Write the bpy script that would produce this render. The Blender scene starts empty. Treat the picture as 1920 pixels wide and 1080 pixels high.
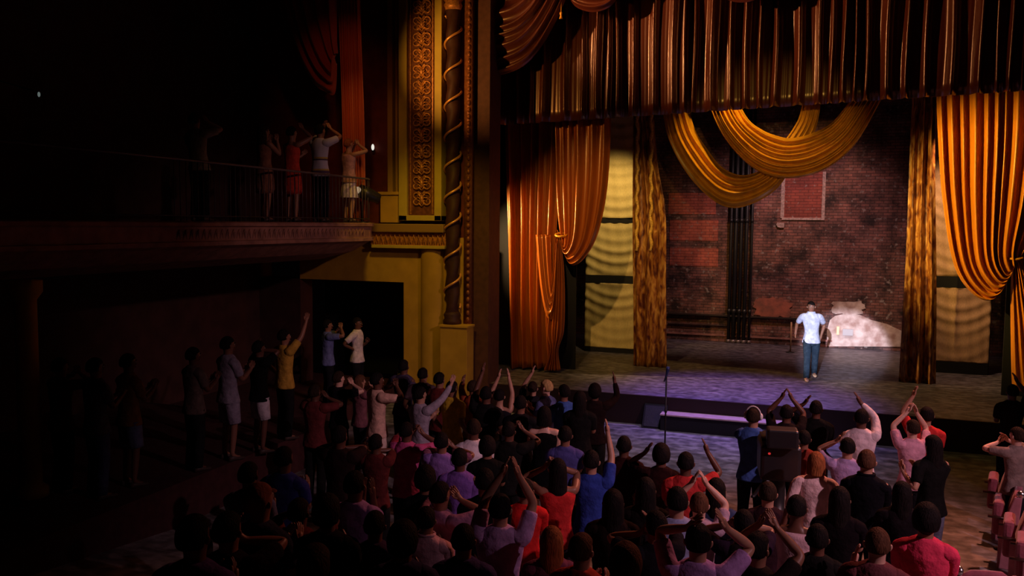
import bpy, math, random
from math import sin, cos, pi, radians, atan, sqrt, exp
from mathutils import Vector, Matrix
S = bpy.context.scene
COL = S.collection
# ------------------------------------------------------------------ camera, world, lights, exposure
FPX = 1600.0; CH = 3.5
YAW, PITCH, ROLL = radians(20), atan(120/FPX), radians(0.5)
F = Vector((-sin(YAW)*cos(PITCH), cos(YAW)*cos(PITCH), -sin(PITCH)))
R0 = Vector((cos(YAW), sin(YAW), 0)); U0 = R0.cross(F)
RR = R0*cos(ROLL)+U0*sin(ROLL); UU = -R0*sin(ROLL)+U0*cos(ROLL)
CAMP = Vector((0, 0, CH))
cam = bpy.data.cameras.new('camera'); camo = bpy.data.objects.new('camera', cam); COL.objects.link(camo)
cam.sensor_width = 36; cam.lens = 36*FPX/1920; cam.clip_end = 200
m = Matrix((RR, UU, -F)).transposed().to_4x4(); m.translation = CAMP
camo.matrix_world = m
S.camera = camo
S.view_settings.view_transform = 'Standard'; S.view_settings.look = 'None'
S.view_settings.gamma = 1; S.view_settings.use_curve_mapping = False
S.view_settings.exposure = 0.0
w = bpy.data.worlds.new('world'); S.world = w; w.use_nodes = True
w.node_tree.nodes['Background'].inputs[0].default_value = (0.5, 0.25, 0.3, 1)
w.node_tree.nodes['Background'].inputs[1].default_value = 0.0006

def ray(x, y): return F+RR*((x-960)/FPX)-UU*((y-540)/FPX)
def atY(x, y, Y): d = ray(x, y); return CAMP+d*(Y/d.y)
def atZ(x, y, z): d = ray(x, y); return CAMP+d*((z-CH)/d.z)
def atD(x, y, D): return CAMP+ray(x, y)*D            # D = distance along the view axis

def spot(name, loc, to, power, col, ang, blend=0.3, size=0.15):
    l = bpy.data.lights.new(name, 'SPOT'); l.energy = power; l.color = col
    l.spot_size = radians(ang); l.spot_blend = blend; l.shadow_soft_size = size
    o = bpy.data.objects.new(name, l); COL.objects.link(o); o.location = loc
    o.rotation_euler = (Vector(to)-Vector(loc)).to_track_quat('-Z', 'Y').to_euler()
    return o
AMB = (1, 0.50, 0.13)
# follow spot on the performer, from the booth
spot('follow_spot', (-1.5, -24, 9.0), (0.42, 20.7, 0.88), 140000, (0.86, 0.82, 1.0), 2.95, 0.35, 0.1)
# stage washes
spot('valance_spot', (-10.5, 11.5, 8.6), (-1.8, 18.6, 8.6), 4900, (1, 0.45, 0.19), 38, 1.0, 0.05)
spot('curtain_spot_left', (-4.4, 11.5, 6.4), (-4.9, 19.3, 3.2), 1300, (1, 0.58, 0.20), 34, 1.0, 0.05)
spot('curtain_helper_left', (-9.4, 17.95, 3.8), (-5.2, 19.4, 2.6), 2300, (1, 0.62, 0.26), 62, 0.9, 0.05)  # added unseen lamp, grazes the folds from the left for contrast
spot('swag_helper_left', (-8.5, 13.5, 6.2), (-6.9, 17.6, 7.1), 420, (1, 0.44, 0.10), 54, 0.9, 0.06)  # added unseen lamp, brightens the upper-left swag
spot('curtain_spot_right', (-2.4, 15.7, 5.3), (3.4, 19.8, 3.6), 2700, (1, 0.62, 0.14), 46, 0.7, 0.05)
spot('swag_spot', (0.5, 4, 4.9), (-1.3, 20.5, 5.0), 1300, (1, 0.62, 0.14), 17, 0.6, 0.1)
spot('swag_top_spot', (-2.2, 19.2, 7.6), (-1.9, 20.5, 4.6), 420, (1, 0.58, 0.12), 80, 0.8, 0.06)
spot('panel_spot_left', (-4.9, 20.6, 5.7), (-5.5, 22.9, 3.6), 330, (1, 0.68, 0.26), 74, 0.9, 0.1)
spot('panel_spot_right', (2.5, 20.8, 5.7), (3.3, 22.9, 2.4), 330, (1, 0.58, 0.32), 84, 0.7, 0.1)
spot('leg_spot_left', (-3.2, 16.5, 4.5), (-4.0, 20.9, 3.9), 90, (1, 0.6, 0.16), 34, 0.8, 0.1)
spot('leg_spot_right', (0.5, 16.5, 5.0), (2.0, 21.1, 3.2), 330, (1, 0.6, 0.22), 30, 0.7, 0.1)
spot('brick_wash', (-0.4, 22.0, 7.0), (-0.9, 26.3, 2.2), 820, (1.0, 0.56, 0.52), 84, 1.0, 0.2)
spot('purple_wash', (-1.2, 19.0, 7.2), (-1.6, 18.0, 0), 2500, (0.34, 0.16, 0.95), 50, 1.0, 0.3)
spot('apron_wash', (-1.5, 14.6, 8.0), (-1.5, 15.9, 0), 1500, (0.64, 0.50, 0.85), 46, 1.0, 0.3)
spot('apron_amber_right', (3.6, 15.5, 6.5), (3.6, 17.4, 0), 90, (1, 0.62, 0.16), 60, 1.0, 0.3)
spot('apron_amber_left', (-5.8, 16.0, 6.5), (-5.9, 17.9, 0), 160, (1, 0.62, 0.16), 50, 1.0, 0.3)
# spill on the house, and added lights for the side and boxes
spot('house_front_light', (3.5, 17.5, 9.5), (0.0, 9.8, 0.0), 4600, (1, 0.30, 0.19), 48, 1.0, 0.12)
spot('house_rear_light', (9.0, 4.0, 8.0), (0.1, 9.9, 0.3), 3200, (1, 0.52, 0.62), 47, 1.0, 0.10)
spot('side_light', (7.5, 6.0, 8.0), (-8.7, 14.2, 2.0), 1500, (1, 0.50, 0.46), 25, 1.0, 0.2)  # added unseen lamp, lifts the balcony and terrace people
spot('pier_light', (-6.6, 13.0, 6.5), (-8.0, 17, 2.2), 330, (1, 0.60, 0.06), 60, 0.9, 0.2)
spot('box_drape_light', (-6.5, 11.5, 8.0), (-9.2, 15.5, 6.6), 60, (1, 0.25, 0.08), 30, 0.9, 0.1)  # added unseen lamp, brings the box drape out of the dark
spot('box_curtain_light', (-8.2, 13.6, 6.9), (-9.0, 15.9, 5.0), 40, (1, 0.40, 0.10), 70, 0.9, 0.1)

# ------------------------------------------------------------------ materials
MATS = {}
def mat(name, col, rough=0.7, metal=0, noise=0.0, nscale=8, bump=0.0, bscale=40, spec=0.3, sheen=0, emis=None, es=1.0, stretch=None, col2=None):
    if name in MATS: return MATS[name]
    M = bpy.data.materials.new(name); M.use_nodes = True; N = M.node_tree.nodes; L = M.node_tree.links
    b = N['Principled BSDF']; c = tuple(col)+(1,)
    b.inputs['Base Color'].default_value = c; b.inputs['Roughness'].default_value = rough
    b.inputs['Metallic'].default_value = metal; b.inputs['Specular IOR Level'].default_value = spec
    if sheen: b.inputs['Sheen Weight'].default_value = sheen
    if emis: b.inputs['Emission Color'].default_value = tuple(emis)+(1,); b.inputs['Emission Strength'].default_value = es
    if noise or bump or col2:
        tc = N.new('ShaderNodeTexCoord'); mp = N.new('ShaderNodeMapping'); L.new(tc.outputs['Object'], mp.inputs[0])
        if stretch: mp.inputs['Scale'].default_value = stretch
    if noise or col2:
        n = N.new('ShaderNodeTexNoise'); n.inputs['Scale'].default_value = nscale; n.inputs['Detail'].default_value = 5
        L.new(mp.outputs[0], n.inputs[0]); r = N.new('ShaderNodeValToRGB'); L.new(n.outputs[0], r.inputs[0])
        c2 = tuple(col2) if col2 else tuple(max(0, v*(1-noise)) for v in col)
        c1 = tuple(col) if col2 else tuple(min(1, v*(1+noise)) for v in col)
        r.color_ramp.elements[0].color = c2+(1,); r.color_ramp.elements[1].color = c1+(1,)
        r.color_ramp.elements[0].position = 0.35; r.color_ramp.elements[1].position = 0.65
        L.new(r.outputs[0], b.inputs['Base Color'])
    if bump:
        n2 = N.new('ShaderNodeTexNoise'); n2.inputs['Scale'].default_value = bscale; n2.inputs['Detail'].default_value = 3
        L.new(mp.outputs[0], n2.inputs[0]); bp = N.new('ShaderNodeBump'); bp.inputs['Strength'].default_value = bump
        bp.inputs['Distance'].default_value = 0.02; L.new(n2.outputs[0], bp.inputs['Height']); L.new(bp.outputs[0], b.inputs['Normal'])
    MATS[name] = M; return M
def cloth(c, name=None): return mat('cloth_%02x%02x%02x' % tuple(int(v*255) for v in c), tuple(v*.5 if max(c) < .06 else v for v in c), 0.9, noise=0.18, nscale=14, bump=0.8, bscale=16, spec=.06)
def skinm(c): return mat('skin_%02x%02x%02x' % tuple(int(v*255) for v in c), c, 0.45, noise=0.08, nscale=20, spec=0.45)
def hairm(c): return mat('hair_%02x%02x%02x' % tuple(int(v*255) for v in c), c, 0.7, noise=0.3, nscale=60, bump=0.7, bscale=90, spec=0.08, stretch=(1, 1, .25))

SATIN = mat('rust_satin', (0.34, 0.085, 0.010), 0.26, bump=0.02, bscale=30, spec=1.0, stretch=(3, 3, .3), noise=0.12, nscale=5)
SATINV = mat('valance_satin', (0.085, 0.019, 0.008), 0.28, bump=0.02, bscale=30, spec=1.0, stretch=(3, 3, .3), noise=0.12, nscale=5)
GOLDS = mat('gold_satin', (0.64, 0.29, 0.018), 0.33, bump=0.03, bscale=35, spec=0.8, noise=0.15, nscale=6)
GOLDR = mat('gold_curtain_satin', (0.58, 0.20, 0.012), 0.28, bump=0.02, bscale=30, spec=0.55, stretch=(3, 3, .3), noise=0.12, nscale=5)
REDV = mat('dark_red_velvet', (0.30, 0.035, 0.015), 0.6, bump=0.1, sheen=0.4)
GOLDP = mat('ochre_paint', (0.50, 0.30, 0.035), 0.65, noise=0.1, nscale=3, bump=0.05)
for m_ in (SATIN, SATINV, GOLDS, GOLDR): m_.node_tree.nodes['Principled BSDF'].inputs['Specular Tint'].default_value = (1, .66, .36, 1)
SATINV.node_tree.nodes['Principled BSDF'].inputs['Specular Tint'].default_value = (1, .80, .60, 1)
YELP = mat('yellow_trim_paint', (0.52, 0.40, 0.06), 0.55, noise=0.06, nscale=5)
MAROON = mat('maroon_plaster', (0.14, 0.025, 0.015), 0.7, noise=0.2, nscale=4, bump=0.1)
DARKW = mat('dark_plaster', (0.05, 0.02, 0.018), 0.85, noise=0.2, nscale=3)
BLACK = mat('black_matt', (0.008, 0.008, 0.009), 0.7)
BLACKM = mat('black_metal', (0.015, 0.015, 0.018), 0.4, spec=0.5)
CHROME = mat('chrome', (0.7, 0.7, 0.72), 0.25, metal=1)
GILT = mat('gilded_carving', (0.55, 0.24, 0.05), 0.42, noise=0.35, nscale=25, bump=0.3, spec=0.5, metal=0.3)

# ------------------------------------------------------------------ mesh helpers
class MB:
    def __init__(s): s.v = []; s.f = []; s.m = []
    def add(s, vs, fs, mi=0):
        o = len(s.v); s.v += [tuple(v) for v in vs]; s.f += [tuple(i+o for i in f) for f in fs]; s.m += [mi]*len(fs)
    def box(s, x0, y0, z0, x1, y1, z1, mi=0):
        s.add([(x, y, z) for x in (x0, x1) for y in (y0, y1) for z in (z0, z1)],
              [(0, 1, 3, 2), (4, 6, 7, 5), (0, 4, 5, 1), (2, 3, 7, 6), (0, 2, 6, 4), (1, 5, 7, 3)], mi)
    def grid(s, pts, mi=0, closed=False):       # pts[i][j]; closed in j
        n = len(pts); k = len(pts[0]); o = [p for r in pts for p in r]; fs = []
        for i in range(n-1):
            for j in range(k if closed else k-1):
                j2 = (j+1) % k; fs.append((i*k+j, i*k+j2, (i+1)*k+j2, (i+1)*k+j))
        s.add(o, fs, mi)
    def tube(s, pts, rad, seg=8, cap=True, mi=0, flat=1.0, up=None):
        pts = [Vector(p) for p in pts]; n = len(pts)
        if not hasattr(rad, '__len__'): rad = [rad]*n
        rings = []; pu = Vector(up) if up else None
        for i, p in enumerate(pts):
            t = (pts[min(i+1, n-1)]-pts[max(i-1, 0)]).normalized()
            if pu is None: pu = Vector((0, 0, 1)) if abs(t.z) < .9 else Vector((0, 1, 0))
            a = t.cross(pu)
            if a.length < 1e-4: a = t.cross(Vector((0, 1, .1)))
            a.normalize(); b = a.cross(t).normalized(); pu = b
            rings.append([p+(a*cos(2*pi*k/seg)+b*sin(2*pi*k/seg)*flat)*rad[i] for k in range(seg)])
        if cap:
            rings = [[pts[0]]*seg]+rings+[[pts[-1]]*seg]
        s.grid(rings, mi, True)
    def lathe(s, prof, cx=0, cy=0, seg=16, mi=0):
        s.grid([[(cx+r*cos(2*pi*k/seg), cy+r*sin(2*pi*k/seg), z) for k in range(seg)] for r, z in prof], mi, True)
    def sph(s, c, r, seg=12, ring=8, mi=0):
        c = Vector(c); r = r if hasattr(r, '__len__') else (r, r, r)
        s.grid([[(c.x+r[0]*sin(pi*i/ring)*cos(2*pi*k/seg), c.y+r[1]*sin(pi*i/ring)*sin(2*pi*k/seg), c.z+r[2]*cos(pi*i/ring)) for k in range(seg)] for i in range(ring+1)], mi, True)
    def mesh(s, name, mats, smooth=True):
        me = bpy.data.meshes.new(name); me.from_pydata(s.v, [], s.f)
        for mm in (mats if isinstance(mats, (list, tuple)) else [mats]): me.materials.append(mm)
        me.polygons.foreach_set('material_index', s.m)
        if smooth: me.polygons.foreach_set('use_smooth', [True]*len(s.f))
        me.validate(); me.update(); return me
    def build(s, name, mats, parent=None, smooth=True, bevel=0, solid=0, loc=None):
        o = bpy.data.objects.new(name, s.mesh(name, mats, smooth)); COL.objects.link(o)
        if parent: o.parent = parent
        if loc: o.location = loc
        if solid: md = o.modifiers.new('solid', 'SOLIDIFY'); md.thickness = solid; md.offset = 0
        if bevel: md = o.modifiers.new('bevel', 'BEVEL'); md.width = bevel; md.segments = 2
        return o
def tag(o, label, cat, group=None):
    o['label'] = label; o['category'] = cat
    if group: o['group'] = group
    return o
def struct(o): o['kind'] = 'structure'; return o
def empty(name, loc, rz=0):
    o = bpy.data.objects.new(name, None); COL.objects.link(o); o.location = loc; o.rotation_euler = (0, 0, rz); o.empty_display_size = .1
    return o
def boxo(name, dims, m, parent=None, bevel=0.0, smooth=False):
    b = MB(); b.box(*dims); return b.build(name, m, parent, smooth, bevel)
def setorigin(o, loc):
    loc = Vector(loc); o.data.transform(Matrix.Translation(-loc)); o.location = loc; return o

# ------------------------------------------------------------------ structure: house floor, stage, walls
def floor_z(Y): return -0.6+0.10*max(0.0, 9-Y)
b = MB(); ys = [-3, 0, 3, 5, 7, 8.5, 9, 9.5, 11, 13, 15, 17.3]
b.grid([[(x, y, floor_z(y)) for x in (-12.5, -8, -4, 0, 4, 8, 12)] for y in ys])
# painted floor, worn
def floor_mat(name, a, c, scale, wave, rough=0.45):
    M = bpy.data.materials.new(name); M.use_nodes = True; N = M.node_tree.nodes; L = M.node_tree.links
    bs = N['Principled BSDF']; bs.inputs['Roughness'].default_value = rough; bs.inputs['Specular IOR Level'].default_value = .35
    tc = N.new('ShaderNodeTexCoord'); mp = N.new('ShaderNodeMapping'); mp.inputs['Scale'].default_value = (1, 2.6, 1); L.new(tc.outputs['Object'], mp.inputs[0])
    n = N.new('ShaderNodeTexNoise'); n.inputs['Scale'].default_value = scale; n.inputs['Detail'].default_value = 6; L.new(mp.outputs[0], n.inputs[0])
    r = N.new('ShaderNodeValToRGB'); L.new(n.outputs[0], r.inputs[0])
    r.color_ramp.elements[0].color = a+(1,); r.color_ramp.elements[1].color = c+(1,)
    r.color_ramp.elements[0].position = .38; r.color_ramp.elements[1].position = .62
    br = N.new('ShaderNodeTexNoise'); br.inputs['Scale'].default_value = wave; br.inputs['Detail'].default_value = 3; L.new(tc.outputs['Object'], br.inputs[0])
    r3 = N.new('ShaderNodeValToRGB'); L.new(br.outputs[0], r3.inputs[0]); r3.color_ramp.elements[0].color = (.45, .45, .45, 1); r3.color_ramp.elements[0].position = .4; r3.color_ramp.elements[1].position = .6
    mx = N.new('ShaderNodeMix'); mx.data_type = 'RGBA'; mx.blend_type = 'MULTIPLY'; mx.inputs[0].default_value = 1
    L.new(r.outputs[0], mx.inputs[6]); L.new(r3.outputs[0], mx.inputs[7]); L.new(mx.outputs[2], bs.inputs['Base Color'])
    return M
FLOORM = floor_mat('house_floor_paint', (0.15, 0.15, 0.14), (0.34, 0.33, 0.33), 2.2, 5)
STAGEM = floor_mat('stage_boards', (0.12, 0.105, 0.13), (0.23, 0.205, 0.25), 2.2, 6)
struct(b.build('floor', FLOORM, smooth=False, solid=0))
SY = 17.3
stg = MB(); stg.box(-9.2, SY, -0.9, 9.5, 27, 0)
o = struct(stg.build('stage_floor', STAGEM, smooth=False)); o.name = 'floor_stage'
b = MB(); b.box(-8.8, SY-.06, -0.60, 9.5, SY, 0.0); struct(b.build('trim_1', mat('stage_front_black', (.025, .012, .012), .6), smooth=False))
# raised side terrace and doorway landing
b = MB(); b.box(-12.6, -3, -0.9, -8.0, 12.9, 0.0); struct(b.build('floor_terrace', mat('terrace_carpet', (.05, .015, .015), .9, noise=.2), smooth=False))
b = MB(); b.box(-12.6, 12.9, -0.9, -9.15, 18.3, -0.28); struct(b.build('floor_landing', mat('terrace_carpet', (.05, .015, .015)), smooth=False))
# brick wall upstage
def brick_mat(nm='old_brick', ca=(.36, .15, .12, 1), cb=(.22, .105, .09, 1), cm=(.13, .07, .065, 1), lo=(.10, .09, .10, 1)):
    M = bpy.data.materials.new(nm); M.use_nodes = True; N = M.node_tree.nodes; L = M.node_tree.links
    bs = N['Principled BSDF']; bs.inputs['Roughness'].default_value = .75
    tc = N.new('ShaderNodeTexCoord'); mp = N.new('ShaderNodeMapping'); mp.inputs['Rotation'].default_value = (pi/2, 0, 0); L.new(tc.outputs['Object'], mp.inputs[0])
    br = N.new('ShaderNodeTexBrick'); br.inputs['Scale'].default_value = 1; br.inputs['Brick Width'].default_value = .24; br.inputs['Row Height'].default_value = .085
    br.inputs['Mortar Size'].default_value = .010; br.inputs['Mortar Smooth'].default_value = .3
    br.inputs['Color1'].default_value = ca; br.inputs['Color2'].default_value = cb; br.inputs['Mortar'].default_value = cm
    L.new(mp.outputs[0], br.inputs[0])
    n = N.new('ShaderNodeTexNoise'); n.inputs['Scale'].default_value = 1.3; n.inputs['Detail'].default_value = 8; n.inputs['Roughness'].default_value = .7; L.new(tc.outputs['Object'], n.inputs[0])
    r = N.new('ShaderNodeValToRGB'); L.new(n.outputs[0], r.inputs[0])
    r.color_ramp.elements[0].color = lo; r.color_ramp.elements[0].position = .38
    r.color_ramp.elements[1].color = (1.25, 1.15, 1.1, 1); r.color_ramp.elements[1].position = .68
    mx = N.new('ShaderNodeMix'); mx.data_type = 'RGBA'; mx.blend_type = 'MULTIPLY'; mx.inputs[0].default_value = 1
    L.new(br.outputs[0], mx.inputs[6]); L.new(r.outputs[0], mx.inputs[7])
    n2 = N.new('ShaderNodeTexNoise'); n2.inputs['Scale'].default_value = 9; n2.inputs['Detail'].default_value = 6; L.new(tc.outputs['Object'], n2.inputs[0])
    r2 = N.new('ShaderNodeValToRGB'); r2.color_ramp.elements[0].position = .60; r2.color_ramp.elements[1].position = .72; L.new(n2.outputs[0], r2.inputs[0])
    mx2 = N.new('ShaderNodeMix'); mx2.data_type = 'RGBA'; L.new(r2.outputs[0], mx2.inputs[0]); L.new(mx.outputs[2], mx2.inputs[6]); mx2.inputs[7].default_value = (.30, .24, .22, 1)
    L.new(mx2.outputs[2], bs.inputs['Base Color'])
    bp = N.new('ShaderNodeBump'); bp.inputs['Distance'].default_value = .02; bp.inputs['Strength'].default_value = .8; L.new(br.outputs['Fac'], bp.inputs['Height']); bp.invert = True; L.new(bp.outputs[0], bs.inputs['Normal'])
    return M
BY = 26.3
BRICK = brick_mat()
b = MB(); b.box(-10, BY, 0, 9.5, BY+.3, 10); struct(b.build('wall_back', BRICK, smooth=False))
def wallrect(px0, py0, px1, py1, name, m, th=.03, label=None, cat=None, Y=BY, parent=None, bevel=.004, rough=0):
    a = atY(px0, py0, Y-.01); c = atY(px1, py1, Y-.01)
    x0, x1 = sorted((a.x, c.x)); z0, z1 = sorted((a.z, c.z)); b = MB()
    if rough:
        rnd = random.Random(int(px0*7+py0)); n = 28; cx, cz = (x0+x1)/2, (z0+z1)/2; rim = []
        for k in range(n):
            t = 2*pi*k/n; q = max(abs(cos(t)), abs(sin(t)))**(-.75)*(1-rough+rough*rnd.random()*1.4)
            rim.append((cx+cos(t)*q*(x1-x0)/2, cz+sin(t)*q*(z1-z0)/2))
        fr = [(x, Y-th, z) for x, z in rim]; bk = [(x, Y, max(z, .001)) for x, z in rim]
        b.add([(x, y, max(z, .002)) for x, y, z in fr+bk], [tuple(range(n))]+[(k, (k+1) % n, n+(k+1) % n, n+k) for k in range(n)])
    else: b.box(x0, Y-th, z0, x1, Y, z1)
    o = b.build(name, m, parent, False, 0 if rough else bevel)
    if label: tag(o, label, cat)
    return o
REDP = brick_mat('red_painted_brick', (.62, .17, .11, 1), (.50, .13, .09, 1), (.36, .10, .08, 1), (.45, .40, .40, 1))
for i, q in enumerate([(1254, 362, 1342, 402), (1256, 412, 1346, 452), (1256, 464, 1346, 500)]):
    o = wallrect(*q, 'painted_brick_panel', REDP, .02, ['red-painted brick patch, uppermost of the three left of the pipes', 'red-painted brick patch, middle one of the three left of the pipes', 'brightest red-painted brick patch, lowest of the three left of the pipes'][i], 'wall panel', rough=0)
    o['group'] = 'red painted patches on the brick wall'
wb = empty('bricked_up_window', atY(1506, 411, BY-.02)); tag(wb, 'bricked-up red square window with pale mortar border on the brick wall', 'window')
def wrp(q, name, m, th):
    o = wallrect(*q, name, m, th, parent=None); o.data.transform(Matrix.Translation(-wb.location)); o.parent = wb
wrp((1470, 322, 1543, 409), 'infill', brick_mat('infill_brick', (.36, .08, .055, 1), (.30, .065, .045, 1), (.20, .05, .04, 1), (.55, .5, .5, 1)), .02)
PALE = mat('pale_mortar', (.42, .30, .28), .8, noise=.3, nscale=20, bump=.4)
wrp((1466, 408, 1546, 413), 'sill', PALE, .05); wrp((1466, 322, 1470, 409), 'jamb', PALE, .035); wrp((1543, 322, 1546, 409), 'jamb', PALE, .035)
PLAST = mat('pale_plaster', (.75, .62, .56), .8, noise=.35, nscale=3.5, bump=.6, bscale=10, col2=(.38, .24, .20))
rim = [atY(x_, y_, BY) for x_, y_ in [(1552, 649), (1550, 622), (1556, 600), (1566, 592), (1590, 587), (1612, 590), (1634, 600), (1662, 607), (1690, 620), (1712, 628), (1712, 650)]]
b = MB(); n = len(rim); b.add([(p.x, BY-.03, max(p.z, .002)) for p in rim]+[(p.x, BY, max(p.z, .002)) for p in rim], [tuple(range(n))]+[(k, (k+1) % n, n+(k+1) % n, n+k) for k in range(n)])  # pale plaster; follow-spot pool put into its high albedo and sloping outline
tag(b.build('plaster_patch', PLAST, smooth=False), 'large pale plaster patch shaped to the follow-spot pool, low on the brick wall behind the performer', 'plaster patch')
wallrect(1560, 562, 1620, 592, 'plaster_patch', PLAST, .035, 'small pinkish plaster patch on the brick wall right of the performer\'s head', 'plaster patch', rough=.22)
wallrect(1412, 556, 1486, 598, 'plaster_patch', mat('red_plaster', (.42, .13, .09), .8, noise=.3, nscale=5, bump=.5, col2=(.22, .09, .07)), .03, 'rough reddish plaster patch on the brick wall left of the performer', 'plaster patch', rough=.25)
wallrect(1250, 622, 1560, 641, 'plaster_patch', mat('base_render', (.30, .14, .12), .8, noise=.3, nscale=5, bump=.5), .05, 'long low strip of reddish render at the foot of the brick wall', 'plaster patch', rough=0)
wallrect(1253, 588, 1500, 596, 'wall_ledge', mat('dark_iron', (.03, .02, .02), .5), .16, 'long dark iron ledge across the lower brick wall behind the pipes', 'ledge')
wallrect(1253, 606, 1370, 611, 'wall_ledge', mat('dark_iron', (.03, .02, .02), .5), .10, 'short thin dark iron rail under the ledge left of the pipes', 'ledge')
wallrect(1580, 616, 1599, 629, 'junction_box', mat('box_grey', (.5, .48, .48), .6), .10, 'pale electrical box low on the plaster patch right of the performer', 'box')
wallrect(1569, 612, 1573, 627, 'wall_lamp', mat('lamp_glow', (.8, .6, .3), .4, emis=(1, .7, .35), es=.6), .08, 'tiny glowing lamp on the plaster beside the pale electrical box', 'lamp')
wallrect(1456, 417, 1471, 427, 'loose_brick', PALE, .08, 'pale broken brick sticking out of the wall under the bricked-up window', 'brick', rough=.2)
# pipes
for i, px in enumerate((1369, 1378, 1388, 1398, 1408)):
    p = atY(px, 500, BY-.14); t = empty('wall_pipe', (p.x, p.y, 0))
    tag(t, ['outermost thin black riser pipe on the left of the bundle on the brick wall', 'thick black riser pipe second from left on the brick wall', 'middle black riser pipe of the bundle on the brick wall', 'black riser pipe second from right on the brick wall', 'rightmost black riser pipe of the bundle on the brick wall'][i], 'pipe', 'riser pipes on the brick wall')
    r = (.045, .06, .05, .055, .04)[i]
    q = MB(); q.tube([(0, 0, .0), (0, 0, 3), (0, 0, 7.5)], r, 10); q.build('pipe', BLACKM, t)
    for z in (.9, 3.6):
        q = MB(); q.tube([(0, 0, z), (0, 0, z+.12)], r*1.25, 10); q.build('collar', BLACKM, t)
    q = MB(); q.tube([(0, 0, .0), (0, 0, .10)], r*1.5, 10); q.build('foot', mat('worn_steel', (.25, .2, .2), .4, metal=.6), t)
# small table and pole left of performer
p = atZ(1452, 640, 0); t = empty('prop_table', (p.x, p.y, 0)); tag(t, 'dark wooden prop table upstage against the brick wall, left of the performer', 'table')
boxo('tabletop', (-.55, -.25, .74, .42, .25, .80), BLACK, t, .008)
for x in (-.5, .37):
    for y in (-.2, .2): boxo('leg', (x-.03, y-.03, 0, x+.03, y+.03, .74), BLACK, t)
boxo('shelf', (-.5, -.2, .32, .37, .2, .36), BLACK, t)
p = atZ(1482, 661, 0); t = empty('wooden_pole', (p.x, p.y, 0)); tag(t, 'thin pale wooden pole standing upright just left of the performer', 'pole')
q = MB(); q.tube([(0, 0, .0), (0, 0, .85)], .022, 8); q.build('shaft', mat('pale_wood', (.5, .28, .16), .6), t)
q = MB(); q.lathe([(0, 0), (.13, 0), (.13, .015), (.03, .03), (0, .03)], seg=14); q.build('base', BLACKM, t)

# ------------------------------------------------------------------ curtains
def pleats(rnd, total, wmin, wmax):          # list of (centre, width, height) ridges
    out = []; x = 0
    while x < total:
        wd = rnd.uniform(wmin, wmax); out.append((x+wd/2, wd, rnd.uniform(.55, 1))); x += wd
    return out
def sheet(name, left, right, nfold_seed, wmin, wmax, amp, m, parent=None, nv=30, Y=19, bulge=0, top_amp=1, bot_amp=1, nu=None, sharp=1.6):
    """left / right: functions v(0 top..1 bottom) -> (X, Z). Pleats run from top to bottom between them."""
    rnd = random.Random(nfold_seed); W = abs(right(0)[0]-left(0)[0]); pl = pleats(rnd, W, wmin, wmax); nu = nu or int(len(pl)*22)
    tot = pl[-1][0]+pl[-1][1]/2; ph = [rnd.uniform(0, 6) for _ in pl]
    pts = []
    for j in range(nv+1):
        v = j/nv; a = left(v); c = right(v); row = []
        for i in range(nu+1):
            u = i/nu; s = u*tot; d = 0
            for k, (cx, wd, h) in enumerate(pl):
                if abs(s-cx) <= wd/2+1e-9:
                    q = (s-cx)/(wd/2); d = ((cos(q*pi)*.5+.5)**sharp*h+.035*h*cos(q*8))*(1+.15*sin(v*5+ph[k])); break
            am = amp*(top_amp+(bot_amp-top_amp)*v)
            X = a[0]+(c[0]-a[0])*u; Z = a[1]+(c[1]-a[1])*u
            row.append((X+.012*sin(v*7+ph[k]), Y-d*am-bulge*sin(pi*u), Z))
        pts.append(row)
    b = MB(); b.grid(pts); return b.build(name, m, parent, True, solid=.006)
def curve_sheet(name, curve, nf, amp, m, parent=None, nu=90, nv=40, Y=19, seed=1, bulge=.1, vamp=None, solid=.006):
    """curve(u, v) -> (X, Z); ripples run along v, spaced in u."""
    rnd = random.Random(seed); pl = pleats(rnd, nf, .45, 1.6); tot = pl[-1][0]+pl[-1][1]/2; pts = []
    for i in range(nu+1):
        u = i/nu; s = u*tot; row = []; dd = 0
        for cx, wd, h in pl:
            if abs(s-cx) <= wd/2+1e-9: dd = (cos((s-cx)/(wd/2)*pi)*.5+.5)**1.7*h; break
        for j in range(nv+1):
            v = j/nv; x, z = curve(u, v); a = amp*(vamp(v) if vamp else 1)
            row.append((x, Y-dd*a-bulge*sin(pi*u)*(vamp(v) if vamp else 1), z))
        pts.append(row)
    b = MB(); b.grid(pts); return b.build(name, m, parent, True, solid=solid)
def bez(p, v):
    n = len(p)-1; x = z = 0
    for i, q in enumerate(p):
        k = math.comb(n, i)*(1-v)**(n-i)*v**i; x += k*q[0]; z += k*q[1]
    return x, z
def XZ(px, py, Y): p = atY(px, py, Y); return (p.x, p.z)
def lerp(a, c, t): return tuple(p+(q-p)*t for p, q in zip(a, c))
def poly(pts, v):                      # piecewise smooth curve through points
    n = len(pts)-1; s = v*n; i = min(int(s), n-1); t = s-i
    p0 = pts[max(i-1, 0)]; p1 = pts[i]; p2 = pts[i+1]; p3 = pts[min(i+2, n)]
    return tuple(.5*((2*b_)+(-a_+c_)*t+(2*a_-5*b_+4*c_-d_)*t*t+(-a_+3*b_-3*c_+d_)*t**3) for a_, b_, c_, d_ in zip(p0, p1, p2, p3))

# valance
VY = 18.45
va = XZ(900, 238, VY); vb = XZ(1920, 166, VY)
zb = (va[1]+vb[1])/2
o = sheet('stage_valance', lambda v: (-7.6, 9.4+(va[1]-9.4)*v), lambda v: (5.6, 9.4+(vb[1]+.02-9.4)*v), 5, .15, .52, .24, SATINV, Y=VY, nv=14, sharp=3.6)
tag(o, 'wide pleated rust-brown satin valance hanging across the top of the stage', 'curtain')
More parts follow.
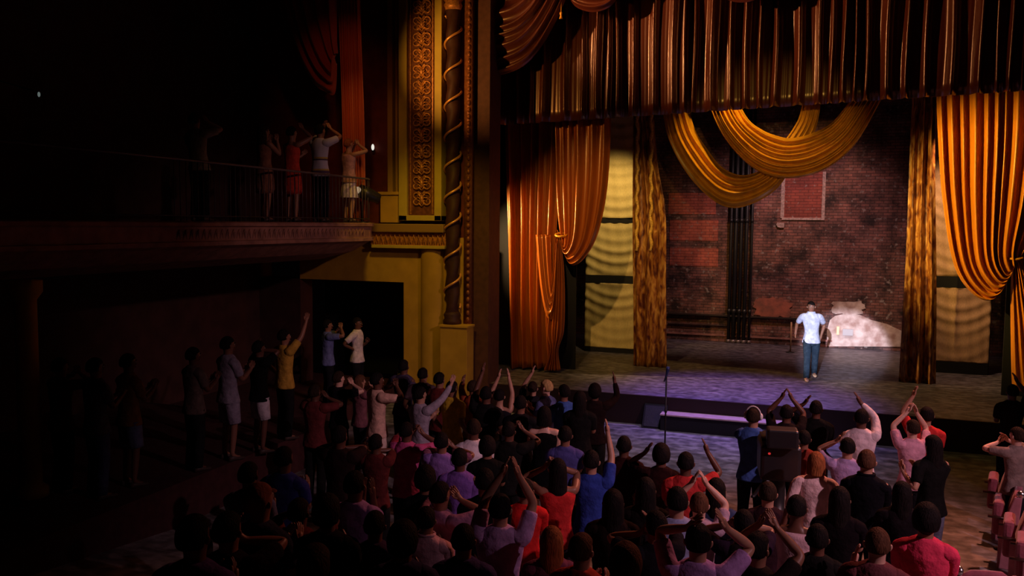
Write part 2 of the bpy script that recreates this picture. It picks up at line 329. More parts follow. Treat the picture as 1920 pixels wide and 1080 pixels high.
# hem band
# swags over the valance, upper left
def swag_curve(Y, outer, inner):
    o_ = [XZ(*p, Y) for p in outer]; i_ = [XZ(*p, Y) for p in inner]
    return lambda u, v: lerp(poly(o_, v), poly(i_, v), u)
SY2 = 17.75
t = empty('swag_drape', atY(950, 60, SY2)); tag(t, 'large dark rust swag draped over the valance at upper left of the stage', 'curtain')
def under(o, t): o.data.transform(Matrix.Translation(-t.location)); o.parent = t; return o
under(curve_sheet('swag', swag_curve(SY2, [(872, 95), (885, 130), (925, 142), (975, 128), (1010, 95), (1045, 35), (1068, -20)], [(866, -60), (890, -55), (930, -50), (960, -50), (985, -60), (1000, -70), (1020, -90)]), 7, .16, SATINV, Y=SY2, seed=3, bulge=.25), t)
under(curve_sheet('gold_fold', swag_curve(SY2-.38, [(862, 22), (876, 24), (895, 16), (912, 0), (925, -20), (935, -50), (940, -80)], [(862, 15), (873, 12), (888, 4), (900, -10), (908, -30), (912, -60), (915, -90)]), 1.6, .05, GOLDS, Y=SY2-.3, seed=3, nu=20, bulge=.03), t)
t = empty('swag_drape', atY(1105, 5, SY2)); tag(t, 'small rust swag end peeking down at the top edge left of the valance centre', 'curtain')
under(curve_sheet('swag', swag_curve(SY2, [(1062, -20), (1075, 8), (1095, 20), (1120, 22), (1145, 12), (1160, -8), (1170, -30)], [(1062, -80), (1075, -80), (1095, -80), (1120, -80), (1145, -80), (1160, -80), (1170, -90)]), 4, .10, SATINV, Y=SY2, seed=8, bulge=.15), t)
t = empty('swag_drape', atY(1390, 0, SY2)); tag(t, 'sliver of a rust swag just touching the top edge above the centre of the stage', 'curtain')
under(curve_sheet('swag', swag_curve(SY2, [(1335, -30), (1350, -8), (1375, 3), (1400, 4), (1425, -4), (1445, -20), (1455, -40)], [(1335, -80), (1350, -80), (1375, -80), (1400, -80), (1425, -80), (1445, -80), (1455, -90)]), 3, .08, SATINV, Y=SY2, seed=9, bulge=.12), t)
p = atY(1052, 26, SY2-.1); t = empty('tassel', p); tag(t, 'small gold tassel hanging between the two swags at the top of the valance', 'tassel')
q = MB(); q.tube([(0, 0, 0), (0, 0, 1.0)], .008, 6); q.build('cord', GOLDS, t)
q = MB(); q.lathe([(0, .05), (.03, .03), (.035, 0), (.02, -.03), (.045, -.10), (0, -.10)], seg=10); q.build('fringe', GOLDS, t)

# left house curtain
CY = 19.3
t = empty('stage_curtain', atY(1000, 690, CY)); tag(t, 'tall rust and orange satin stage curtain tied back, left of the stage', 'curtain')
L = lambda v: lerp(XZ(946, 150, CY), XZ(958, 689, CY), v)
Rp = [XZ(1052, 150, CY), XZ(1050, 300, CY), XZ(1045, 420, CY), XZ(1040, 520, CY), XZ(1038, 610, CY), XZ(1042, 689, CY)]
under(sheet('straight_panel', L, lambda v: poly(Rp, v), 12, .20, .40, .24, SATIN, Y=CY, nv=30, sharp=3.4), t)
tie = XZ(1052, 432, CY)
def lc(u, v):
    T = XZ(1040+110*u, 150, CY); e = XZ(1049+8*u, 445-14*(1-u), CY)
    pts = [T, XZ(1043+105*u, 260, CY), XZ(1046+95*u, 360, CY), XZ(1053+70*u, 432+10*u, CY), XZ(1058+38*u, 452+35*u, CY), XZ(1056+16*u, 452+42*u, CY), e]
    return poly(pts, v)
under(curve_sheet('draped_panel', lc, 6, .22, SATIN, Y=CY-.16, seed=4, bulge=.12, vamp=lambda v: 1-.75*v**3), t)
def lt(u, v):
    pts = [XZ(1046+8*u, 446, CY), XZ(1040+20*u, 500, CY), XZ(1034+28*u, 560, CY), XZ(1028+32*u, 620, CY), XZ(1036+14*u, 655, CY), XZ(1022+32*u, 692, CY)]
    return poly(pts, v)
under(curve_sheet('tail', lt, 4, .12, SATIN, Y=CY-.12, seed=6, bulge=.05), t)
def ls(u, v):
    o_ = [(1010, 440), (1018, 530), (1027, 582), (1036, 598), (1044, 585), (1049, 520), (1051, 455)]
    i_ = [(1038, 440), (1039, 480), (1041, 520), (1043, 540), (1046, 520), (1049, 480), (1051, 450)]
    return lerp(poly([XZ(*p, CY) for p in o_], v), poly([XZ(*p, CY) for p in i_], v), u)
under(curve_sheet('side_swag', ls, 3, .08, SATIN, Y=CY-.22, seed=2, bulge=.08, nu=40), t)
q = MB(); c = atY(1052, 440, CY-.28); q.tube([c+Vector((.13*cos(a), .10*sin(a), .04*sin(a))) for a in [2*pi*k/16 for k in range(17)]], .025, 8); under(q.build('tieback', GOLDS), t)
# right house curtain
CR = 19.8
t = empty('stage_curtain', atY(1900, 728, CR)); tag(t, 'tall golden yellow satin stage curtain tied back, right edge of the stage', 'curtain')
def rc(u, v):
    pts = [XZ(1752+235*u, 110, CR), XZ(1757+220*u, 260, CR), XZ(1766+190*u, 380, CR), XZ(1788+140*u, 500-50*u, CR), XZ(1830+85*u, 556-85*u, CR), XZ(1868+40*u, 553-75*u, CR), XZ(1897+10*u, 484-5*u, CR)]
    return poly(pts, v)
under(curve_sheet('draped_panel', rc, 10, .20, GOLDR, Y=CR-.15, seed=14, bulge=.15, nu=170, vamp=lambda v: 1-.7*v**3), t)
def rt(u, v):
    pts = [XZ(1896+16*u, 482, CR), XZ(1893+50*u, 540, CR), XZ(1893+80*u, 610, CR), XZ(1894+100*u, 680, CR), XZ(1896+120*u, 732, CR)]
    return poly(pts, v)
under(curve_sheet('tail', rt, 7, .14, GOLDR, Y=CR-.1, seed=16, bulge=.05), t)
under(sheet('straight_panel', lambda v: lerp(XZ(1935, 130, CR), XZ(1925, 735, CR), v), lambda v: lerp((5.2, 6.5), (5.2, 0.0), v), 22, .12, .25, .17, GOLDR, Y=CR, nv=24), t)
q = MB(); c = atY(1902, 482, CR-.25); q.tube([c+Vector((.14*cos(a), .10*sin(a), .04*sin(a))) for a in [2*pi*k/16 for k in range(17)]], .025, 8); under(q.build('tieback', GOLDS), t)
# black masking legs in the wings
b = MB(); b.box(-9.0, 19.75, 0, -6.2, 19.8, 8.5); b.box(-6.35, 19.75, 0, -5.55, 19.8, 8.5)
tag(b.build('masking_drape', BLACK, smooth=False), 'black masking drape hanging in the left wing behind the orange curtain', 'curtain')
b = MB(); b.box(3.62, 20.2, 0, 6.2, 20.25, 8.5)
tag(b.build('masking_drape', BLACK, smooth=False), 'black masking drape hanging in the right wing behind the golden curtain', 'curtain')

# patterned legs
def ikat(name, a, c, d):
    M = bpy.data.materials.new(name); M.use_nodes = True; N = M.node_tree.nodes; L = M.node_tree.links
    bs = N['Principled BSDF']; bs.inputs['Roughness'].default_value = .42; bs.inputs['Specular IOR Level'].default_value = .5
    tc = N.new('ShaderNodeTexCoord'); mp = N.new('ShaderNodeMapping'); mp.inputs['Scale'].default_value = (3.2, 3.2, 1.1); L.new(tc.outputs['Object'], mp.inputs[0])
    n = N.new('ShaderNodeTexNoise'); n.inputs['Scale'].default_value = 3.3; n.inputs['Detail'].default_value = 5; n.inputs['Distortion'].default_value = .6; L.new(mp.outputs[0], n.inputs[0])
    r = N.new('ShaderNodeValToRGB'); L.new(n.outputs[0], r.inputs[0]); e = r.color_ramp.elements
    e[0].color = a+(1,); e[0].position = .36; e[1].color = d+(1,); e[1].position = .68; k = e.new(.5); k.color = c+(1,)
    L.new(r.outputs[0], bs.inputs['Base Color'])
    bp = N.new('ShaderNodeBump'); bp.inputs['Distance'].default_value = .03; bp.inputs['Strength'].default_value = .7; L.new(n.outputs[0], bp.inputs['Height']); L.new(bp.outputs[0], bs.inputs['Normal'])
    return M
LEGM = ikat('brocade', (.09, .018, .008), (.34, .12, .02), (.70, .38, .09))
LY = 20.9
o = sheet('brocade_leg', lambda v: lerp(XZ(1187, 150, LY), (XZ(1187, 690, LY)[0], 0), v), lambda v: poly([XZ(1222, 170, LY), XZ(1232, 300, LY), XZ(1249, 400, LY), XZ(1249, 550, LY), (XZ(1249, 692, LY)[0], 0)], v), 31, .16, .3, .16, LEGM, Y=LY, nv=40, nu=90)
tag(o, 'narrow gold and rust brocade leg curtain, left of the brick wall', 'curtain')
o = sheet('brocade_leg', lambda v: lerp(XZ(1712, 170, LY+.2), (XZ(1688, 705, LY)[0], 0), v), lambda v: lerp(XZ(1754, 170, LY+.2), (XZ(1758, 708, LY)[0], 0), v), 37, .14, .26, .16, LEGM, Y=LY+.2, nv=40, nu=90)
tag(o, 'gold and rust brocade leg curtain, right of the brick wall', 'curtain')
# strings of gold rope on the left leg
for i, px in enumerate((1196, 1222)):
    a = atY(px, 165, LY-.17); c = atY(px-2, 470, LY-.17); q = MB()
    pts = [a.lerp(c, k/60) for k in range(61)]; q.tube([p_+Vector((.02*sin(k*.9), 0, 0)) for k, p_ in enumerate(pts)], [.028+.018*abs(sin(k*.8)) for k in range(61)], 8)
    o = q.build('gold_garland', mat('gold_garland', (.75, .45, .08), .4, noise=.3, nscale=30, bump=.5)); tag(o, ['knotted gold garland down the left edge of the left brocade leg', 'knotted gold garland down the middle of the left brocade leg'][i], 'garland', 'garlands on the left brocade leg')
# ruched panels
RUCH = mat('ruched_voile', (.62, .48, .20), .6, noise=.12, nscale=30, bump=.3, bscale=40, stretch=(4, 1, .6))
RUCH2 = mat('ruched_voile_rose', (.58, .36, .20), .6, noise=.14, nscale=30, bump=.3, bscale=40, stretch=(4, 1, .6))
def ruched(px0, px1, ys, Y, m, label, side, xin):
    t = empty('ruched_screen', atY((px0+px1)/2, ys[-1][1], Y)); tag(t, label, 'stage screen')
    X0 = atY(px0, 400, Y).x; X1 = atY(px1, 400, Y).x
    if side < 0: X1 = xin
    else: X0 = xin
    for y0, y1 in ys:
        z0 = atY((px0+px1)/2, y0, Y).z; z1 = atY((px0+px1)/2, y1, Y).z; nz, nx = 70, 30; pts = []
        for i in range(nz+1):
            s = i/nz; row = []
            for j in range(nx+1):
                q = j/nx; sag = .30*(4*(q-.5)**2); zz = z0+(z1-z0)*s
                phs = (zz-sag*1.0)*2*pi/.30; rip = (sin(phs)*.5+.5)**1.3*(.9-.55*s if y0 > 500 else .9)
                row.append((X0+(X1-X0)*q, Y-.05*rip*(.7+.3*sin(zz*5+1))-.012*sin(q*37+zz*2), zz))
            pts.append(row)
        b = MB(); b.grid(pts); under(b.build('fabric_panel', m, solid=.01), t)
    zt = atY((px0+px1)/2, ys[0][0], Y).z+.1; b = MB()
    for x in (X0, X1): b.box(x-.02, Y+.03, 0, x+.02, Y+.08, zt)
    under(b.build('frame', BLACK, smooth=False), t)
    for (a0, a1), (b0, b1) in zip(ys[:-1], ys[1:]):
        b = MB(); za = atY((px0+px1)/2, a1, Y).z; zb_ = atY((px0+px1)/2, b0, Y).z; b.box(X0, Y-.02, zb_, X1, Y+.03, za); under(b.build('crossbar', BLACK, smooth=False), t)
    b = MB(); b.box(X0, Y-.02, 0, X1, Y+.03, atY((px0+px1)/2, ys[-1][1], Y).z); under(b.build('bottom_rail', BLACK, smooth=False), t)
ruched(1100, 1190, [(200, 409), (418, 517), (531, 652)], 22.8, RUCH, 'three-tier ruched golden fabric screen behind the left stage curtain', -1, -4.35)
ruched(1765, 1867, [(200, 519), (540, 680)], 22.8, RUCH2, 'ruched rose-gold fabric screen behind the right stage curtain', 1, 2.35)
# centre swags
WY = 20.5
for i, (ou, inn, yy, nf, lab) in enumerate([
    ([(1238, 172), (1252, 255), (1288, 325), (1335, 374), (1375, 390), (1420, 378), (1458, 352), (1480, 320)], [(1285, 172), (1302, 240), (1328, 282), (1350, 310), (1375, 325), (1400, 328), (1430, 318), (1455, 300)], WY+.1, 5, 'lower gold satin swag hanging left of centre in front of the brick wall'),
    ([(1322, 172), (1345, 235), (1382, 288), (1428, 324), (1482, 334), (1545, 318), (1605, 268), (1660, 172)], [(1375, 172), (1402, 222), (1430, 244), (1458, 255), (1484, 259), (1522, 250), (1562, 228), (1606, 172)], WY-.35, 7, 'large gold satin swag hanging at the centre under the valance')]):
    o = curve_sheet('gold_swag', swag_curve(yy, ou, inn), nf, .17, GOLDS, Y=yy, seed=20+i, bulge=.18, nu=100, nv=60)
    tag(o, lab, 'curtain')
o = curve_sheet('gold_swag', lambda u, v: lerp(poly([XZ(*p, WY) for p in [(1508, 172), (1500, 215), (1488, 240), (1470, 265), (1455, 280)]], v), poly([XZ(*p, WY) for p in [(1542, 172), (1536, 215), (1530, 240), (1520, 262), (1510, 285)]], v), u), 4, .05, GOLDS, Y=WY-.05, seed=28, bulge=.05, nu=60)
tag(o, 'narrow gold satin tail rising behind the large centre swag', 'curtain')

b = MB(); zbt = XZ(1450, 170, WY)[1]+.06; b.tube([(-5.2, WY-.1, zbt), (3.4, WY-.1, zbt)], .05, 10)
for x in (-5, -1, 3.2): b.tube([(x, WY-.1, zbt), (x, WY-.1, 10.98)], .008, 6)
b.tube([(-5.2, WY-.42, zbt), (3.4, WY-.42, zbt)], .04, 10)
for x in (-5, -1, 3.2): b.tube([(x, WY-.42, zbt), (x, WY-.1, zbt)], .02, 6)
tag(b.build('curtain_batten', BLACKM), 'black batten pipe behind the valance from which the gold swags hang', 'batten')
# ------------------------------------------------------------------ proscenium side (left) and boxes
PY = 17.0
def xa(px, Y=PY, py=420): return atY(px, py, Y).x
def za(py, px=800, Y=PY): return atY(px, py, Y).z
# wall parallel to the stage, with the doorway under the balcony
x_out = -12.6; xd0 = xa(562, PY); xd1 = xa(757, PY, 600); xe = xa(912, PY); zd = za(526, 660)
b = MB(); b.box(xd1, PY, -.9, xa(872), PY+.5, za(445)); b.box(xd0-.01, PY, zd, xd1, PY+.5, za(445)); struct(b.build('wall_front_left', GOLDP, smooth=False))
b = MB(); b.box(x_out, PY+.06, za(445), xa(872), PY+.5, 11); struct(b.build('wall_upper_left', MAROON, smooth=False))
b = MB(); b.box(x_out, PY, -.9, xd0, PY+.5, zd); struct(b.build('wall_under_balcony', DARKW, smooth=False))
b = MB(); b.box(xa(872), PY+.15, -.6, xe, PY+.8, 11); struct(b.build('trim_2', mat('brown_reveal', (.10, .04, .025), .7, noise=.15), smooth=False))
b = MB(); b.box(xa(872, PY, 400)-.02, PY-.02, .6, xa(884), PY+.13, 11)
for k in range(70): b.sph((xa(879), PY-.03, .7+k*.145), (.045, .04, .06), 8, 6)
tag(b.build('beaded_moulding', mat('dark_gilt', (.28, .10, .03), .45, noise=.3, nscale=20, metal=.3)), 'tall dark beaded moulding strip beside the twisted column', 'moulding')
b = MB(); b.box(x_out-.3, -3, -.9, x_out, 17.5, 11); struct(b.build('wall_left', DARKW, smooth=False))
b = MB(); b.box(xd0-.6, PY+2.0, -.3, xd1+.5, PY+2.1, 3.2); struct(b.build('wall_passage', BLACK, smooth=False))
# flats above to close the stage
# rounded ochre shaft on the pier (bright vertical highlight)
b = MB(); xc = (xa(790)+xa(832))/2; prof = []
for k in range(13):
    t_ = pi*k/12; prof.append((xc-(xa(832)-xa(790))/2*cos(t_), PY-.16*sin(t_)))
b.grid([[(x, y, z) for x, y in prof] for z in (-.6, za(462))]); struct(b.build('trim_3', GOLDP))
# frieze and cornice
t = empty('carved_frieze', (xa(770), PY-.2, za(462))); tag(t, 'carved ochre frieze with ledge beneath the tall gilded panel', 'frieze')
x0, x1 = xa(702), xa(842)
b = MB(); b.box(x0, PY-.30, za(436), x1, PY+.05, za(420)); under(b.build('cornice', mat('cornice_dark', (.30, .18, .04), .6), smooth=False, bevel=.02), t)
b = MB(); b.box(x0, PY-.18, za(460), x1, PY+.05, za(436)); under(b.build('frieze_band', GILT, smooth=False), t)
b = MB()
for k in range(16):
    xx = x0+(x1-x0)*(k+.5)/16; b.tube([(xx-.03, PY-.2, za(457)), (xx, PY-.22, za(440)), (xx+.03, PY-.2, za(457))], .014, 6)
under(b.build('leaf_carving', GILT), t)
b = MB(); b.box(x0+.05, PY-.24, za(466), x1, PY+.05, za(460)); under(b.build('ledge', YELP, smooth=False, bevel=.01), t)
# pilaster with carved panel
t = empty('carved_pilaster', (xa(795), PY-.2, za(420))); tag(t, 'tall pilaster with gilded scroll carving between yellow painted borders', 'pilaster')
z0, z1 = za(414), 10.2
b = MB()
for a_, c_ in ((756, 771), (822, 835)): b.box(xa(a_), PY-.22, z0, xa(c_), PY+.04, z1)
b.box(xa(756), PY-.22, z0, xa(835), PY+.04, za(404)); under(b.build('border', YELP, smooth=False, bevel=.01), t)
b = MB(); b.box(xa(771), PY-.14, za(404), xa(822), PY+.04, z1); under(b.build('panel', mat('panel_brown', (.15, .05, .02), .6, noise=.3, nscale=12), smooth=False), t)
b = MB(); b.box(xa(775), PY-.17, za(402), xa(777), PY-.1, z1); b.box(xa(816), PY-.17, za(402), xa(818), PY-.1, z1); under(b.build('bead', GILT, smooth=False), t)
b = MB(); cx = xa(797); hw = (xa(814)-xa(779))/2; rnd = random.Random(3); z = za(400)+.15; k = 0
while z < 9.8:
    for s in (-1, 1):
        for dirn in (1, -1):
            pts = []
            for i in range(20):
                a_ = i/19*2.3*pi; r = .10*(1-i/24); pts.append((cx+s*(.02+.115+r*cos(a_+pi)), PY-.16-.015*sin(a_), z+.16+dirn*(.06+r*sin(a_))*.9))
            b.tube(pts, [.022*(1-i/26) for i in range(20)], 6)
        for q_ in range(5):
            aa = rnd.uniform(-1, 1); b.tube([(cx, PY-.16, z+.06*q_), (cx+s*.07, PY-.19, z+.06*q_+.07), (cx+s*(.13+.05*aa), PY-.155, z+.06*q_+.05)], [.02, .016, .006], 6)
    b.sph((cx, PY-.17, z+.16), (.045, .05, .09), 8, 6); z += .34
under(b.build('scroll_carving', GILT), t)
b = MB(); b.box(xa(731), PY-.10, za(395), xa(740), PY+.04, 10.2); b.box(xa(744), PY-.06, za(395), xa(748), PY+.04, 10.2)
tag(b.build('yellow_moulding', mat('ochre_trim', (.36, .22, .04), .6), smooth=False), 'thin ochre vertical mouldings left of the carved pilaster', 'moulding')
b = MB(); b.box(xa(722), PY-.22, za(418), xa(754), PY+.04, za(363)); b.box(xa(719), PY-.26, za(366), xa(756), PY+.04, za(360))
tag(b.build('pilaster_plinth', GOLDP, smooth=False, bevel=.01), 'small ochre plinth block on the ledge left of the carved pilaster', 'plinth')
# twisted column with gold ribbon
px = 852; cxx = xa(px); ccy = PY-.1; zlo = za(606, 850); zhi = za(22, 850)
t = empty('twisted_column', (cxx, ccy, zlo)); tag(t, 'tall slim dark column wound with a gold ribbon at the edge of the stage arch', 'column')
H = zhi-zlo; b = MB(); r0 = .145; n = 160
b.grid([[((r0+.018*cos(a*2-z*9.5))*cos(a), (r0+.018*cos(a*2-z*9.5))*sin(a), z) for a in [2*pi*k/20 for k in range(20)]] for z in [.25+(H-.25)*i/n for i in range(n+1)]], closed=True)
b.build('shaft', mat('column_umber', (.05, .018, .010), .6, noise=.2), t)
b = MB(); pts = [((r0+.03)*cos(a), (r0+.03)*sin(a), .35+a/(2*pi)*.655) for a in [k*.25 for k in range(int((H-.4)/.655*2*pi/.25))]]
b.tube(pts, .026, 8, up=(0, 0, 1)); b.build('ribbon', mat('gold_ribbon', (.85, .42, .10), .35, spec=.6, metal=.4), t)
b = MB(); b.lathe([(0, 0), (.20, 0), (.20, .08), (.17, .12), (.19, .20), (.15, .27), (0, .27)], seg=20); b.build('base', mat('column_umber', (.16, .05, .02)), t)
b = MB(); b.lathe([(0, H), (.16, H), (.2, H+.1), (.17, H+.16), (.26, H+.3), (0, H+.3)], seg=20); b.build('capital', GILT, t)
b = MB(); b.box(xa(829, 16.75, 650), PY-.36, -.6, xa(879, 16.75, 650), PY+.02, zlo); b.box(xa(827, 16.75, 650), PY-.39, zlo-.05, xa(881, 16.75, 650), PY+.02, zlo-.001)
tag(b.build('column_pedestal', GOLDP, smooth=False, bevel=.008), 'square ochre pedestal carrying the twisted column', 'pedestal')

# side balcony
BX = -8.80; BF = 3.5
t = empty('box_balcony', (-9.8, 13, 3.1)); tag(t, 'curved-end side balcony with plaster front and thin iron railing', 'balcony')
PLB = mat('balcony_plaster', (.30, .15, .12), .7, noise=.25, nscale=5, bump=.3)
def outline(off, zlist):
    out = []
    base = [(BX, 6.0), (BX, 8.0), (BX, 10), (BX, 12), (BX, 14), (BX, 15.2), (BX-.06, 15.7), (BX-.25, 16.1), (BX-.55, 16.4), (BX-.7, 17.0)]
    for x, y in base: out.append((x-off, y))
    return out
b = MB(); rows = []
for off, z in ((3.5, BF), (0.0, BF), (-.05, BF-.02), (-.05, BF-.07), (0, BF-.09), (0, BF-.30), (-.04, BF-.31), (-.04, BF-.37), (.12, BF-.42), (.5, BF-.62), (1.2, BF-.78), (3.5, BF-.82)):
    rows.append([(x, y, z) for x, y in outline(off, 0)])
b.grid(rows); under(b.build('balcony_floor', PLB, smooth=False), t)
b = MB()
for k in range(40):
    y = 10+k*.135; b.tube([(BX-.01, y-.04, BF-.27), (BX+.02, y, BF-.13), (BX-.01, y+.04, BF-.27)], .012, 6)
under(b.build('leaf_carving', PLB), t)
rl = []
for y in [10+k*.125 for k in range(45)]:
    rl.append((BX-.06, y))
for x, y in ((BX-.07, 15.62), (BX-.12, 15.76), (BX-.2, 15.9)): rl.append((x, y))
b = MB(); b.tube([(BX-.06, 6, BF+.9)]+[(x, y, BF+.9) for x, y in rl]+[(BX-.35, 16.1, BF+.9)], .02, 8); under(b.build('rail', mat('rail_iron', (.10, .08, .09), .4, spec=.5), None), t)
b = MB(); b.tube([(BX-.06, 6, BF+.08)]+[(x, y, BF+.08) for x, y in rl], .012, 6); under(b.build('lower_rail', BLACKM), t)
bm_ = MB(); bm_.tube([(0, 0, 0), (0, 0, .9)], .008, 6); bme = bm_.mesh('baluster', mat('baluster_iron', (.07, .05, .06), .45, spec=.5))
for x, y in rl:
    o = bpy.data.objects.new('baluster', bme); COL.objects.link(o); o.parent = t; o.location = Vector((x, y, BF))-t.location
# balcony supports
b = MB()
t = empty('balcony_column', (-9.35, 7.9, 0)); tag(t, 'dim ochre column under the side balcony at the far left', 'column')
b.lathe([(0, 0), (.2, 0), (.2, .1), (.13, .16), (.13, 2.5), (.2, 2.6), (.2, 2.75), (0, 2.75)], seg=20); b.build('shaft', GOLDP, t)
# box curtains
DY = 15.9
t = empty('box_drape', atY(590, 165, 15.5)); tag(t, 'dark red swagged drape hanging above the balcony people', 'curtain')
o_ = [(525, -30), (545, 60), (565, 115), (590, 158), (610, 172), (628, 175), (632, 120)]; i_ = [(632, -60), (632, -40), (632, 0), (632, 30), (632, 60), (632, 80), (634, 100)]
under(curve_sheet('drape', lambda u, v: lerp(poly([XZ(*p, 15.5) for p in o_], v), poly([XZ(*p, 15.5) for p in i_], v), u), 5, .14, REDV, Y=15.5, seed=41, bulge=.1), t)
t = empty('box_curtain', atY(670, 420, DY)); tag(t, 'narrow orange-red curtain falling at the stage end of the balcony', 'curtain')
under(sheet('curtain', lambda v: lerp(XZ(632, -60, DY), XZ(648, 416, DY), v), lambda v: lerp(XZ(675, -60, DY), XZ(687, 416, DY), v), 9, .05, .12, .09, mat('box_curtain_satin', (.55, .12, .03), .4, bump=.1, spec=.4), Y=DY, nv=10), t)
# stage light on the balcony end
p = atD(700, 380, 17.0); t = empty('stage_lantern', (-9.05, 15.72, BF)); tag(t, 'black stage lantern on a stand at the end of the balcony', 'stage light')
q = MB(); q.tube([(0, 0, 0), (0, 0, .55), (.1, -.02, .58)], .02, 8); q.lathe([(0, 0), (.18, 0), (.16, .02), (0, .03)], seg=12); q.build('stand', BLACKM, t)
q = MB(); q.tube([(.02, -.16, .66), (.12, -.02, .60), (.30, .16, .50)], [.14, .14, .10], 14); q.build('housing', BLACKM, t)
q = MB(); q.sph((.0, -.19, .67), (.07, .03, .07), 12, 8); q.build('lens', mat('lens_glass', (.6, .55, .45), .2, emis=(1, .8, .55), es=.25), t)
p = atY(699, 276, PY-.05); t = empty('wall_light', p); tag(t, 'tiny white light on the dark wall beside the balcony curtain', 'lamp')
q = MB(); q.sph((0, 0, 0), (.035, .03, .07), 10, 8); q.build('bulb', mat('bulb_white', (.8, .8, .75), .4, emis=(.9, .9, .8), es=.9), t)
q = MB(); q.box(-.03, 0, -.1, .03, .06, -.06); q.build('bracket', BLACKM, t, smooth=False)
p = atY(73, 177, 9); p.x = max(p.x, x_out+.1); t = empty('wall_light', atD(73, 177, 13)); tag(t, 'faint tiny light high on the far left wall', 'lamp')
q = MB(); q.sph((0, 0, 0), (.02, .02, .04), 8, 6); q.build('bulb', mat('bulb_dim', (.3, .35, .35), .4, emis=(.3, .38, .36), es=.3), t)
q = MB(); q.tube([(0, 0, .03), (-1.1, .2, .3)], .01, 6); q.build('bracket', BLACKM, t)
# ceiling
b = MB(); b.box(-12.6, -3, 11, 9.5, 27, 11.2); struct(b.build('ceiling', DARKW, smooth=False))

# ------------------------------------------------------------------ stage steps, monitor, microphone stand
a = atZ(1246, 770, -.3); x0 = a.x; x1 = atZ(1470, 790, -.3).x
t = empty('stage_steps', ((x0+x1)/2, SY-.3, -.6)); tag(t, 'low dark step unit with pale tread against the stage front', 'steps')
b = MB(); b.box(x0, SY-.42, -.6, x1, SY-.07, -.30); under(b.build('step_box', BLACK, smooth=False), t)
b = MB(); b.box(x0-.01, SY-.44, -.30, x1+.01, SY-.07, -.27); under(b.build('tread', mat('pale_tread', (.5, .35, .33), .6, noise=.1), smooth=False, bevel=.005), t)
a = atZ(1228, 800, -.6); t = empty('floor_monitor', (a.x, a.y, -.6)); tag(t, 'black wedge speaker on the floor at the left end of the steps', 'speaker')
b = MB(); b.add([(x, y, z) for x in (-.24, .24) for y, z in ((-.2, 0), (.22, 0), (.22, .45), (.08, .45))], [(0, 1, 2, 3), (4, 7, 6, 5), (0, 4, 5, 1), (1, 5, 6, 2), (2, 6, 7, 3), (3, 7, 4, 0)]); b.build('cabinet', BLACK, t, False, .01)
b = MB(); b.add([(x, -.2+.28*s_+.0-.012, .45*s_+.006) for x, s_ in ((-.2, .08), (.2, .08), (.2, .92), (-.2, .92))], [(0, 1, 2, 3)]); b.build('grille', mat('grille', (.02, .02, .022), .5, bump=.4, bscale=200), t, False, solid=.004)
p = atD(1247, 820, 14.2); t = empty('microphone_stand', (p.x, p.y, floor_z(p.y))); tag(t, 'thin black microphone stand rising above the heads in front of the stage', 'microphone stand')
mh = 1.62; q = MB(); q.tube([(0, 0, .02), (0, 0, mh)], .014, 8); q.build('pole', BLACKM, t)
q = MB(); q.lathe([(0, 0), (.16, 0), (.155, .02), (.03, .04), (0, .04)], seg=18); q.build('base', BLACKM, t)
q = MB(); q.tube([(0, 0, 1.0), (0, 0, 1.06)], .022, 8); q.build('clutch', BLACKM, t)
q = MB(); q.tube([(-.035, 0, mh-.10), (0, 0, mh), (.02, 0, mh+.10), (.025, 0, mh+.15)], [.012, .018, .03, .028], 10); q.build('microphone', mat('blue_black_mic', (.03, .05, .16), .3, spec=.6), t)

# ------------------------------------------------------------------ people
def ik(Sh, T, l1, l2, pole):
    d = T-Sh; L_ = d.length
    mx = (l1+l2)*.985
    if L_ > mx: d = d*(mx/L_); L_ = mx
    if L_ < .12: d = d.normalized()*.12; L_ = .12
    T = Sh+d; a = (l1*l1-l2*l2+L_*L_)/(2*L_); h = sqrt(max(l1*l1-a*a, 1e-5))
    n = d.normalized(); p = pole-n*pole.dot(n)
    if p.length < 1e-3: p = Vector((0, -1, -.2))-n*Vector((0, -1, -.2)).dot(n)
    return Sh+n*a+p.normalized()*h, T
def skin_mesh(name, chains, m, parent, lv=2):
    """chains: list of lists of (pos, radius); a chain may start with an int = index of an earlier vertex."""
    vs = []; es = []; rs = []; roots = []
    for ch in chains:
        prev = None
        for q in ch:
            if isinstance(q, int): prev = q; continue
            vs.append(tuple(q[0])); rs.append(q[1])
            if prev is None: roots.append(len(vs)-1)
            else: es.append((prev, len(vs)-1))
            prev = len(vs)-1
    me = bpy.data.meshes.new(name); me.from_pydata(vs, es, []); me.materials.append(m)
    o = bpy.data.objects.new(name, me); COL.objects.link(o)
    md = o.modifiers.new('skin', 'SKIN'); md.use_smooth_shade = True; md.branch_smoothing = .3
    if not me.skin_vertices: me.attributes.new  # layer is made by the modifier
    sk = me.skin_vertices[0].data if me.skin_vertices else None
    if sk is None: raise RuntimeError('no skin layer')
    for i, r in enumerate(rs):
        r = r if hasattr(r, '__len__') else (r, r)
        sk[i].radius = r; sk[i].use_root = i in roots
    sd = o.modifiers.new('sub', 'SUBSURF'); sd.levels = lv; sd.render_levels = lv
    if parent: o.parent = parent
    return o
SK = {'dark': (.13, .055, .035), 'brown': (.26, .12, .075), 'tan': (.46, .25, .17), 'fair': (.66, .40, .31)}
HR = {'black': (.010, .008, .008), 'dark': (.03, .018, .012), 'brown': (.10, .045, .025), 'auburn': (.30, .10, .035), 'blond': (.55, .36, .15), 'grey': (.3, .28, .27)}
